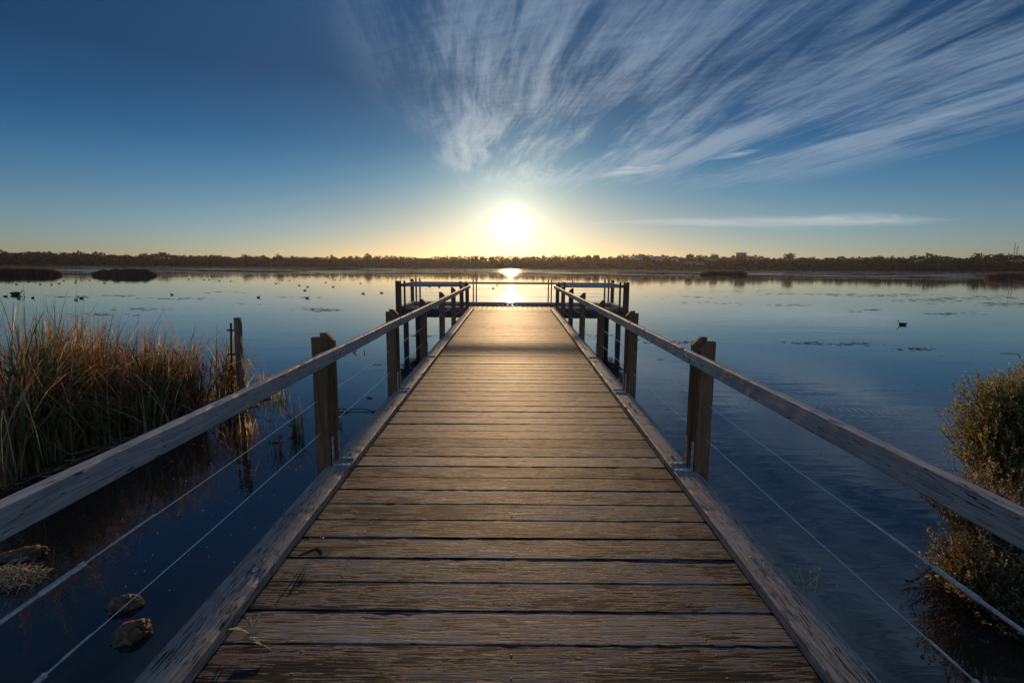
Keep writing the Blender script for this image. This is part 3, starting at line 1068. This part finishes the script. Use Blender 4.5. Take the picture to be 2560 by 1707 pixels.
# ------------------------------------------------------------------ small things in the water near the railing
def floater(name, mesh, mats, px, py, label, cat, grp=None, z=0.0):
    o = mesh.build(name, mats)
    q = on_z(px, py)
    o.location = (q.x, q.y, z)
    return tag(o, label, cat, grp)
def put(px, py, ref):
    q = on_z(px, py) - ref
    return Vector((q.x, q.y, 0))
ref = on_z(880, 1025)
b = MB()
pts = [put(a, c_, ref) + Vector((0, 0, z_)) for a, c_, z_ in ((935, 1030, .01), (905, 1026, .03), (870, 1027, .02), (850, 1025, .03), (828, 1032, 0))]
b.tube(pts, [.012, .007, .010, .010, .008], 6)
b.tube([pts[2], put(860, 1034, ref) + Vector((0, 0, .012)), put(828, 1043, ref)], [.009, .010, .012], 6)
b.tube([pts[0] + Vector((-.02, 0, -.02)), pts[0] + Vector((.02, 0, .02))], [.02, .016], 7)
floater('forked_branch', b, M_TWIG, 880, 1025, 'dark forked branch floating beside the near left post', 'branch')
G = 'bits of wood and leaf floating by the left railing'
def stick(px, py, pts, rads, m, label, n='floating_stick'):
    b = MB()
    b.tube([Vector(p) for p in pts], rads, 6)
    floater(n, b, m, px, py, label, 'stick', G)
stick(888, 882, [(-.07, 0, .0), (0, 0, .035), (.03, 0, .07), (.035, 0, .03)], [.01, .02, .012, .01], M_TWIG, 'short dark snag sticking out of the water, left one of a pair')
stick(912, 882, [(.0, 0, -.01), (-.02, 0, .05), (.02, 0, .10)], [.012, .015, .008], M_TWIG, 'short dark snag sticking up, right one of a pair beyond the handrail')
stick(942, 912, [(-.12, 0, .004), (0, 0, .012), (.12, 0, .008)], [.003, .006, .003], M_TWIG, 'thin dark stick lying flat on the blue water beyond the handrail')
stick(924, 995, [(-.06, .01, .005), (0, 0, .018), (.05, -.01, .01)], [.006, .014, .008], M_TWIG, 'short dark piece of wood with pale tip floating left of the kerb')
stick(733, 1085, [(0, .02, .0), (.0, -.05, .06), (.0, -.14, .01)], [.012, .02, .016], M_STRAW, 'pale stubby stick lit by the sun left of the near post', 'floating_stick')
stick(690, 1107, [(-.10, -.02, .003), (0, 0, .012), (.10, .03, .006)], [.003, .013, .003], M_TWIG, 'long dark leaf shaped stick floating below the reeds')
stick(1652, 899, [(-.11, .0, .004), (0, 0, .012), (.10, .0, .008)], [.003, .006, .003], M_TWIG, 'thin dark stick lying on the water right of the boardwalk')
stick(2520, 884, [(-.25, .0, .004), (0, 0, .02), (.3, -.05, .004)], [.003, .007, .004], M_TWIG, 'thin dark stick floating near the right edge beyond the shrub')
stick(2385, 1462, [(-.09, .0, .004), (0, 0, .012), (.09, .02, .006)], [.003, .005, .003], M_STRAW, 'pale thin stick floating left of the golden shrub')
for (px, py, lb) in ((700, 1090, 'brown seed head floating in the dark water left of the near post'), (727, 1062, 'small seed head on a bent reed beside the near left post'), (673, 1050, 'pale tuft floating at the end of the reed debris')):
    bm_ = MB()
    for i in range(40):
        d = Vector((U(-1, 1), U(-1, 1), U(0, 1))).normalized()
        bm_.tube([(0, 0, .005), d * U(.03, .06)], [.004, .001], 3, 0, cap=False)
    floater('seed_head', bm_, M_STRAW, px, py, lb, 'seed head', G)
# tiny white feathers and foam on the water: too many and too small to count
b = MB()
for (px, py) in [(2283, 1128), (2416, 963), (2378, 908), (2434, 886), (2428, 876), (2284, 962), (1987, 847), (2020, 851), (2092, 961), (2164, 974), (445, 1288), (1850, 865), (1903, 862),
                 (2170, 895), (640, 1200), (2250, 1265), (2260, 1275), (2285, 1455), (540, 1320), (860, 870), (700, 869)] + [(U(300, 760), U(1090, 1500)) for _ in range(90)] + [(U(1850, 2500), U(850, 1500)) for _ in range(80)]:
    q = on_z(px, py)
    s = q.length / 1290 * U(.8, 2.2)
    a = U(0, 3)
    e1 = Vector((math.cos(a), math.sin(a), 0)) * s
    e2 = Vector((-math.sin(a), math.cos(a), .35)) * s * .8
    q.z = .006
    b.quad(q - e1, q - e2 * .6, q + e1, q + e2)
tag(b.build('floating_specks', M_SPECK), 'scattered tiny white feathers and foam specks on the water', 'specks', kind='stuff')

# weed mats on the open water
b = MB()
def weed(px, py, wpx, hpx, n):
    for i in range(n):
        x_, y_ = random.gauss(px, wpx / 2.2), random.gauss(py, hpx / 2.2)
        if y_ < 684: continue
        q = on_z(x_, y_)
        k = q.length / 1290
        L = k * U(2, 9)
        Wd = L * U(.15, .5)
        m = 7
        i0 = len(b.v)
        for j in range(m):
            a = 6.2832 * j / m
            b.v.append((q.x + L * math.cos(a) * U(.6, 1.1), q.y + Wd * 2 * math.sin(a) * U(.5, 1.1), U(.002, .009)))
        b.f.append(tuple(range(i0, i0 + m))); b.mi.append(0)
for args in ((290, 739, 90, 3, 26), (430, 746, 100, 3, 40), (240, 787, 90, 5, 24), (390, 773, 90, 4, 24), (180, 742, 70, 3, 20), (810, 775, 55, 5, 50), (760, 742, 80, 3, 14),
             (560, 730, 60, 3, 10), (640, 762, 60, 4, 10), (2000, 735, 120, 4, 40), (2140, 739, 110, 6, 46), (2260, 738, 120, 5, 46), (2330, 750, 120, 8, 60), (2460, 745, 120, 8, 60),
             (2520, 760, 90, 8, 50), (1960, 762, 60, 4, 18), (2160, 775, 70, 4, 16), (2370, 784, 80, 4, 24), (1700, 742, 120, 5, 24), (1780, 757, 100, 5, 20), (1850, 728, 100, 5, 30),
             (2020, 858, 60, 5, 26), (2130, 860, 60, 4, 24), (1700, 856, 80, 7, 40), (1470, 838, 60, 7, 24), (1050, 838, 50, 5, 20), (2300, 873, 70, 4, 20), (1290, 722, 300, 8, 30), (500, 700, 400, 6, 60), (1700, 696, 400, 6, 90), (2200, 700, 350, 8, 90)):
    weed(*args)
tag(b.build('floating_weed', M_WEED), 'thin brown rafts of weed scattered flat on the open lake', 'weed', kind='stuff')

# ------------------------------------------------------------------ leaves fallen on the boardwalk
def sprig(px, py, leaves, stems, label):
    q = on_z(px, py, dz_(2.4))
    q.z = dz_(q.y) + .001
    root = empty('leaf_sprig', q)
    for (p, d, L, wdt, m) in leaves:
        b = MB()
        d = Vector(d).normalized()
        up = Vector((0, 0, 1))
        s = d.cross(up).normalized() * wdt
        p = Vector(p)
        prev = None
        for k in range(6):
            t = k / 5
            ww = math.sin(math.pi * min(1, t * .92 + .06)) ** .8
            c_ = p + d * L * t + Vector((0, 0, .010 * math.sin(t * 3.1)))
            a_v, b_v = c_ - s * ww + Vector((0, 0, .004 * ww)), c_ + s * ww + Vector((0, 0, .006 * ww))
            if prev:
                b.quad(prev[0], prev[1], c_, prev[2])
                b.v[-2] = tuple(c_)
                b.quad(prev[2], prev[1], b_v, c_)
                b.f.pop(); b.mi.pop(); b.f.pop(); b.mi.pop()
                b.v = b.v[:-8]
                i = len(b.v)
                b.v += [tuple(prev[0]), tuple(prev[2]), tuple(c_), tuple(a_v), tuple(prev[1]), tuple(b_v)]
                b.f += [(i, i + 1, i + 2, i + 3), (i + 1, i + 4, i + 5, i + 2)]
                b.mi += [0, 0]
            prev = (a_v, b_v, c_)
        b.build('leaf', m, root)
    b = MB()
    for pts in stems:
        b.tube([Vector(p) for p in pts], .0016, 4)
    b.build('stem', M_STRAW, root)
    tag(root, label, 'leaves')
sprig(628, 1590, [((-.01, 0, .02), (-1, .12, .05), .10, .007, M_PALELEAF), ((0, 0, .02), (.25, .4, .55), .085, .010, M_SPRIG), ((.0, .01, .03), (-.5, .5, .45), .06, .009, M_SPRIG),
                  ((-.03, -.02, .008), (1, .06, .06), .07, .013, M_SPRIG), ((-.05, -.035, .006), (1, -.05, .0), .085, .008, M_SPRIG), ((.02, -.04, .006), (1, -.35, .05), .055, .008, M_PALELEAF),
                  ((.01, .02, .05), (.35, .1, .8), .05, .008, M_SPRIG)],
      [((0, 0, .02), (.03, -.03, .012), (.12, -.075, .006)), ((0, 0, .02), (.012, .01, .05), (.02, .015, .07))],
      'grey green sprig of curled leaves lying on the near planks beside the left kerb')
sprig(806, 1352, [((0, 0, .01), (.4, -.6, .2), .05, .006, M_SPRIG), ((-.01, 0, .01), (-.3, .2, .6), .03, .006, M_SPRIG), ((.01, 0, .01), (1, .1, .3), .04, .005, M_SPRIG)],
      [((-.08, .02, .05), (-.07, .0, .012), (0, 0, .006), (.05, -.01, .01))], 'tiny green sprig on the planks by the left kerb, farther than the curled leaves')
# dry weed growing up at the outer edge of the right kerb
b = MB()
for i in range(16):
    p = Vector((U(-.03, .03), U(-.03, .03), -.25))
    b.tube([p, p + Vector((U(-.03, .03), U(-.02, .02), .2)), p + Vector((U(-.08, .08), U(-.05, .05), U(.28, .36)))], [.002, .0015, .001], 3)
    e = p + Vector((U(-.06, .06), U(-.03, .03), U(.27, .35)))
    dome(b, e, .006, .01, 0, 5)
o = b.build('dry_weed', M_STRAW)
q = on_z(2024, 1475, dz_(2.5))
o.location = (1.44, q.y, dz_(2.5) + .02)
tag(o, 'small dry pale weed poking up at the outer side of the right kerb', 'weed')
# spider-silk bit on the right wire
b = MB()
for i in range(7):
    b.tube([(0, 0, 0), (U(-.008, .008), U(-.01, .01), U(-.045, -.02))], [.0022, .001], 3)
o = b.build('caught_leaf', M_PALELEAF)
o.location = (1.385, 2.24, 1.238)
tag(o, 'shrivelled pale leaf caught on the lower right wire', 'leaf')

# ------------------------------------------------------------------ birds
def ring_body(secs, n=10):
    b = MB()
    i0 = 0
    for (x, z, ry, rz) in secs:
        for j in range(n):
            a = 6.2832 * j / n
            b.v.append((x, ry * math.cos(a), z + rz * math.sin(a)))
    for k in range(len(secs) - 1):
        for j in range(n):
            i, i2 = k * n + j, k * n + (j + 1) % n
            b.f.append((i, i + n, i2 + n, i2)); b.mi.append(0)
    b.f.append(tuple(range(n))); b.f.append(tuple((len(secs) - 1) * n + j for j in range(n))[::-1]); b.mi += [0, 0]
    return b
duck_b = ring_body([(-.20, .085, .008, .006), (-.17, .07, .04, .025), (-.10, .05, .075, .06), (0, .04, .09, .075), (.08, .045, .08, .075), (.13, .07, .05, .06), (.15, .11, .03, .04), (.155, .16, .024, .030),
                    (.165, .19, .030, .032), (.19, .20, .030, .030), (.215, .195, .018, .018), (.225, .190, .010, .010)])
duck_b.tube([(.22, .0, .19), (.255, 0, .178)], [.010, .005], 6, 1)
duck0 = duck_b.build('duck', [M_DUCK, M_BILL], smooth=True)
farm = ring_body([(-.20, .08, .01, .01), (-.08, .05, .075, .06), (.08, .05, .07, .07), (.15, .10, .03, .05), (.17, .19, .03, .03), (.23, .185, .008, .008)], 6)
far_me = None
def bird(px, py, label, grp, flip, sc=1.0, mesh=None):
    global used
    q = on_z(px, py)
    if used is None:
        o = duck0; used = 1
    else:
        o = duck0.copy(); COL.objects.link(o)
    if mesh: o.data = mesh
    o.location = (q.x, q.y, -.01)
    o.rotation_euler = (0, 0, (math.pi if flip else 0) + U(-.4, .4))
    o.scale = (sc,) * 3
    return tag(o, label, 'duck', grp)
used = None
G = 'dark ducks scattered on the lake'
bird(2256, 812, 'lone dark duck swimming left on the open water in front of the right shrub', G, True, .95)
near_b = [(14, 741.5, 'dark duck at the left edge of the picture, just below the swan', 0), (47, 747, 'dark duck right below the swan, near the reeds', 0), (82, 745, 'dark duck a little right of and below the swan', 0),
          (190, 750, 'left one of two resting ducks above the reed tops', 0), (204, 746.5, 'right one of two resting ducks above the reed tops', 0), (430, 737, 'round dark duck alone in mid water above the wooden stake', 1),
          (646, 744, 'dark duck left of the platform, nearest the stake', 0), (768, 745.5, 'dark duck with a long wake, left of the first platform post', 0), (690, 709, 'larger dark bird with raised head in mid water left of the platform', 1),
          (901, 709, 'larger dark bird nearest the platform corner, head raised', 1), (908, 734.5, 'dark duck close left of the platform corner', 0), (954, 732.5, 'dark duck closest to the platform corner post', 1),
          (762, 726.5, 'dark duck midway between the raised-head bird and the long wake duck', 0)]
for px, py, lb, fl in near_b:
    bird(px, py, lb, G, fl, .85)
G2 = 'small dark ducks in the middle distance'
mid_b = [(41, 711), (101, 711.5), (129, 712), (148, 709), (189, 707), (72, 705), (159, 702), (190, 702), (224, 701), (261, 708), (76, 698), (400, 700), (472, 698), (510, 700), (523, 700), (548, 703), (577, 703), (748, 714),
         (769, 717.5), (833, 717.5), (814, 706.5), (706, 701), (724, 701.5), (825, 696.5), (838, 700), (850, 700.5), (885, 700.5), (1031, 713), (1074, 717), (1098, 718.5), (1243, 713.5), (1233, 721), (1405, 704), (1432, 706),
         (1545, 692), (1700, 690), (990, 697), (1000, 694), (775, 693)]
for px, py in mid_b:
    bird(px, py, 'small dark duck afloat in the middle distance, one of many', G2, random.random() < .5, .85)
me_far = farm.build('x', [M_DUCK, M_BILL])
fm = me_far.data
bpy.data.objects.remove(me_far)
fm.name = 'far_duck'
G3 = 'distant flock of tiny dark waterbirds'
for i in range(150):
    px = random.choices([U(400, 640), U(640, 1180), U(1180, 1560), U(1560, 1900)], [.2, .42, .28, .1])[0]
    py = 668 + (px - 1280) * .0066 + random.choice([U(19, 25), U(22, 30)])
    o = bird(px, py, 'tiny dark waterbird in the distant flock before the far shore', G3, random.random() < .5, 1.0, fm)
# the black swan, neck bent down to the water
s_ = ring_body([(-.50, .14, .01, .01), (-.42, .13, .09, .05), (-.25, .10, .17, .13), (0, .09, .19, .16), (.2, .10, .15, .14), (.32, .12, .08, .09), (.38, .14, .04, .05)])
nk = []
for k in range(14):
    a = -2.2 + k / 13 * 4.9
    nk.append((.60 - .13 * math.cos(-a + 3.1416 - 3.1416) * 1.0, 0, .17 + .17 * math.sin(a) * -1 * -1))
nk = [(.36, 0, .14), (.44, 0, .15), (.47, 0, .24), (.50, 0, .33), (.56, 0, .37), (.62, 0, .35), (.67, 0, .27), (.68, 0, .17), (.66, 0, .08), (.62, 0, .03), (.56, 0, .0)]
s_.tube(nk, [.05, .04, .034, .03, .028, .028, .028, .028, .034, .03, .012], 8)
so = s_.build('swan', [M_DUCK], smooth=True)
so.location = on_z(40, 737)
tag(so, 'black swan dipping its looped neck to the water at far left', 'swan')

# ------------------------------------------------------------------ reed islands far out
def isle(px0, px1, py, hpx, label, n, grp='reed islands in the lake'):
    a, b_ = on_z(px0, py), on_z(px1, py)
    c0 = (a + b_) / 2
    k = c0.length / 1290
    L = (b_ - a).length
    dep = max(2.5, L * .22)
    h = hpx * k
    ex = (b_ - a).normalized()
    ey = Vector((-ex.y, ex.x, 0))
    b = MB()
    for i in range(n):
        t, d = U(-1, 1), U(-1, 1)
        if abs(d) > math.sqrt(max(0, 1 - abs(t) ** 5)): continue
        p = c0 + ex * (t * L / 2) + ey * (d * dep / 2 + dep / 2)
        q = .78 + .26 * mnoise.noise(Vector((t * L * .1, px0, 0))) + .22 * mnoise.noise(Vector((t * L * .45, px0, 3)))
        hh = h * q * (1 - .65 * abs(t) ** 4) * U(.7, 1.2)
        w_ = k * U(.5, 1.1)
        an = U(-.7, .7)
        s = Vector((math.cos(an), math.sin(an), 0)) * w_ / 2
        ln = Vector((U(-.15, .15), U(-.1, .1), 1)) * hh
        p.z = -.05
        b.quad(p - s, p + s, p + s * .3 + ln, p - s * .3 + ln)
    root = b.build('reed_island', M_ISLE)
    tag(root, label, 'reed island', grp)
isle(-120, 148, 688, 16.5, 'reed island cut by the left edge of the picture', 5200)
isle(224, 390, 689, 16, 'brown reed island standing alone at left, second from the edge', 5200)
isle(806, 912, 673.5, 5.5, 'thin dark reed island close to the far shore, left of the platform', 1800)
isle(1740, 1790, 677.5, 3.5, 'tiny reed islet just left of the dark island on the right side', 600)
isle(1765, 1878, 688, 12, 'low dark reed island on the right side of the lake', 3000)
isle(2498, 2640, 696.5, 13, 'dark reed island cut by the right edge of the picture', 3000)

# ------------------------------------------------------------------ far shore: wood, single trees, buildings
wd_ = MB()
def crown(b, c0, r, hh, n, m=0, sz=1.5):
    for i in range(n):
        a, q = U(0, 6.28), U(-.7, 1)
        s = math.sqrt(1 - q * q) * (random.random() ** .3)
        k = 1 + .35 * mnoise.noise(Vector((math.cos(a) * 1.5 + c0[0] * .1, math.sin(a) * 1.5, q * 1.5)))
        p = Vector((c0[0] + r * k * s * math.cos(a), c0[1] + r * k * s * math.sin(a), c0[2] + hh * k * q))
        z_ = sz * U(.6, 1.3)
        e1 = Vector((U(-1, 1), U(-1, 1), U(-.6, .6))).normalized() * z_
        e2 = e1.cross(Vector((U(-1, 1), U(-1, 1), U(-1, 1)))).normalized() * z_ * .7
        b.quad(p - e1, p - e2, p + e1, p + e2, m)
def bearing(px):
    d = ray(px, 668)
    return d.x / d.y
def land(px, extra):
    a = bearing(px)
    th = math.atan2(1, a)
    rr = shore_r(th) + extra
    x_, y_ = rr * math.cos(th), rr * math.sin(th)
    return x_, y_, ground_z(x_, y_)
for (n, e0, e1, h0, h1, r0, r1, q, sz) in ((430, 3, 18, 3.0, 5.0, 3.5, 5.5, 48, 1.1), (430, 22, 70, 5.5, 8.5, 4, 6.5, 56, 1.4), (520, 90, 200, 7, 11, 4.5, 7, 60, 1.6), (560, 240, 400, 8, 12.5, 4.5, 8, 66, 1.6)):
    for i in range(n):
        px = -160 + 2880 * (i + U(-.6, .6)) / n
        x_, y_, z_ = land(px, U(e0, e1))
        h = U(h0, h1) * (.95 + .45 * mnoise.noise(Vector((px * .011, e0, 0))) + .25 * mnoise.noise(Vector((px * .045, e0, 5))))
        r = U(r0, r1)
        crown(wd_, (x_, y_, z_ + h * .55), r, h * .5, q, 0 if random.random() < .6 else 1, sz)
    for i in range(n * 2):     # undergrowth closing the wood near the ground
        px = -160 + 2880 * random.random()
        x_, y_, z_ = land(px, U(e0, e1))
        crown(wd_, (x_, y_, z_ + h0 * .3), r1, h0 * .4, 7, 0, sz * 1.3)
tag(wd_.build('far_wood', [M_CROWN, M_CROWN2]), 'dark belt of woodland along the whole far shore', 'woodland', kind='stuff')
# pale reed fringe at the foot of the wood
b = MB()
for i in range(9000):
    px = -160 + 2880 * random.random()
    x_, y_, z_ = land(px, U(-14, 4))
    w_ = U(.5, 1.2)
    b.quad((x_ - w_, y_, -.05), (x_ + w_, y_, -.05), (x_ + w_ * .6, y_ + .4, U(.8, 1.5)), (x_ - w_ * .6, y_ + .4, U(.8, 1.5)))
tag(b.build('shore_reeds', M_ISLE), 'thin brown fringe of reeds along the far waterline', 'reeds', kind='stuff')

G = 'taller trees rising above the far treeline'
trees = [(275, 640, 380, 'rounded dark tree standing proud on the left hills, nearest the left edge', 9), (318, 636, 380, 'broad dark tree group crown at left, right of the rounded one', 13),
         (622, 630.5, 60, 'big spreading tree breaking the skyline above the left lake', 13), (707, 633.5, 60, 'wide domed tree above the skyline, between stake and platform', 11), (918, 633, 260, 'tall domed tree on the skyline just left of the platform', 10),
         (1470, 637, 200, 'low bushy tree on the skyline just right of the sun', 9), (1491, 635, 200, 'upright tree on the skyline a little right of the sun', 7), (1600, 634, 330, 'small dark tree on the skyline above the right end of the platform', 8),
         (1722, 633, 330, 'round tree on the skyline left of the office block', 8), (1972, 629, 200, 'prominent round tree on the skyline right of the office block', 11), (2440, 631, 380, 'broad tree on the skyline near the right edge', 12),
         (2497, 631, 380, 'second broad tree on the skyline near the right edge, closer to the masts', 11), (1785, 634, 330, 'flat topped tree on the skyline left of the office block mast', 9)]
for px, pyt, ex_, lb, rr in trees:
    x_, y_, z_ = land(px, ex_)
    top = on_y(px, pyt, y_).z
    rad = rr
    hh = max(5, min(rad * .75, (top - z_) * .45))
    root = empty('tree', (x_, y_, z_))
    b = MB()
    H = top - z_
    b.tube([(0, 0, -.5), (.3, 0, H * .4), (-.2, 0, H - hh)], [.7, .5, .3], 7)
    for k in range(6):
        a = k * 1.05
        b.tube([(0, 0, H * .4), (math.cos(a) * rad * .3, math.sin(a) * rad * .3, H * .6), (math.cos(a) * rad * .6, math.sin(a) * rad * .6, H * .75)], [.3, .2, .1], 4)
    b.build('trunk', M_TRUNK, root)
    b = MB()
    for k in range(9):
        a = U(0, 6.28); q = U(.1, .75)
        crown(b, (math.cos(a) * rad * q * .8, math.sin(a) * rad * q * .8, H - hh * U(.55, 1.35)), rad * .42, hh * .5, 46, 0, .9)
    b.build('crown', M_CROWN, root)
    tag(root, lb, 'tree', G)

def house(px, ex_, w_, d_, h_, roofm, label, flat=False, lift=0):
    x_, y_, z_ = land(px, ex_)
    z_ += lift
    root = empty('house', (x_, y_, z_))
    b = MB(); b.box((0, 0, h_ / 2 - 4), (w_, d_, h_ + 8)); b.build('wall', M_WALL, root)
    b = MB()
    if flat:
        b.box((0, 0, h_ + .2), (w_ + 1, d_ + 1, .4))
    else:
        rh = 2.6
        x2, y2 = w_ / 2 + .7, d_ / 2 + .7
        A = [(-x2, -y2, h_), (x2, -y2, h_), (x2, y2, h_), (-x2, y2, h_), (-x2 + y2, 0, h_ + rh), (x2 - y2, 0, h_ + rh)]
        i = len(b.v); b.v += A
        b.f += [(0, 1, 5, 4), (1, 2, 5), (2, 3, 4, 5), (3, 0, 4), (3, 2, 1, 0)]
        b.mi += [0] * 5
    b.build('roof', roofm, root)
    for k in range(3):
        b = MB(); b.box((-w_ / 3 + k * w_ / 3, -d_ / 2 - .03, h_ * .5), (1.6, .1, 1.3)); b.build('window', M_GLASS, root)
    tag(root, label, 'house', 'houses on the far wooded hill')
for (px, ex_, w_, lb, rm, lift) in ((1018, 85, 20, 'long low pale roof in the far trees, left of the sun', M_ROOF, 3.5), (1595, 222, 13, 'pale roofed house in the far trees above the platform corner', M_ROOF, 9), (1640, 222, 15, 'long pale roof in the middle of the hillside houses, right of the platform', M_ROOF, 7.5),
                              (1685, 222, 12, 'tile roofed house between two pale roofed houses on the far hill', M_ROOFT, 8), (1735, 75, 24, 'low pale roof above the small reed islet', M_ROOF, 5), (1768, 222, 14, 'pale roofed house left of the office block', M_ROOF, 6.5),
                              (2295, 222, 7, 'small pale house half hidden in the trees at far right', M_WALL, 6), (2344, 400, 7, 'white sunlit house on the skyline at far right', M_WALL, 6), (2548, 222, 20, 'pale flat roofed house at the right edge below the masts', M_WALL, 5)):
    house(px, ex_, w_, 8, 3.2, rm, lb, flat=(rm is M_WALL), lift=lift)
# office block on the skyline
x_, y_, z_ = land(1851, 420)
top = on_y(1851, 632.5, y_).z
ob = empty('office_block', (x_, y_, z_))
H = top - z_
b = MB(); b.box((0, 0, H / 2), (15, 12, H)); b.build('wall', M_BWALL, ob)
b = MB(); b.box((0, 0, H + .25), (18, 14, .6)); b.build('roof', M_BWALL, ob)
for k in range(5):
    b = MB(); b.box((-5.6 + k * 2.8, -6.03, H - 2.2), (1.9, .1, 1.5)); b.build('window', M_GLASS, ob)
b = MB(); b.tube([(1.5, 0, H), (1.5, 0, H + 5)], [.35, .2], 6); b.build('antenna', M_MAST, ob)
tag(ob, 'square dark building with an antenna rising above the far trees', 'building')
def mast(px, pyt, lb, wd):
    x_, y_, z_ = land(px, 430)
    top = on_y(px, pyt, y_).z - z_
    b = MB()
    for s in ((-wd, -wd), (wd, -wd), (0, wd)):
        b.tube([(s[0], s[1], 0), (s[0] * .5, s[1] * .5, top)], .16, 4)
    n = int(top / 2.5)
    for k in range(n):
        z0, z1 = top * k / n, top * (k + 1) / n
        b.tube([(-wd, -wd, z0), (wd * .8, -wd, z1)], .08, 3)
        b.tube([(wd, -wd, z0), (0, wd * .8, z1)], .08, 3)
    o = b.build('radio_mast', M_MAST)
    o.location = (x_, y_, z_)
    tag(o, lb, 'mast', 'radio masts on the far right skyline')
mast(2530, 608, 'taller thin radio mast on the skyline, left one of two', .35)
mast(2537, 616, 'shorter sturdier radio mast on the skyline, right one of two', .8)

# ------------------------------------------------------------------ haze
hz = MB()
hz.box((0, 0, 24), (3600, 3600, 52.0))
mh = bpy.data.materials.new('haze')
mh.use_nodes = True
hn = mh.node_tree.nodes
hn.clear()
pv = hn.new('ShaderNodeVolumePrincipled')
pv.inputs['Color'].default_value = (.95, .95, .97, 1)
pv.inputs['Density'].default_value = .00004
pv.inputs['Anisotropy'].default_value = .6
ho = hn.new('ShaderNodeOutputMaterial')
mh.node_tree.links.new(pv.outputs[0], ho.inputs['Volume'])
tag(hz.build('haze', mh), kind='stuff')

vs = SC.view_settings
vs.view_transform = 'Standard'
vs.look = 'None'
vs.gamma = 1
vs.exposure = 0.06
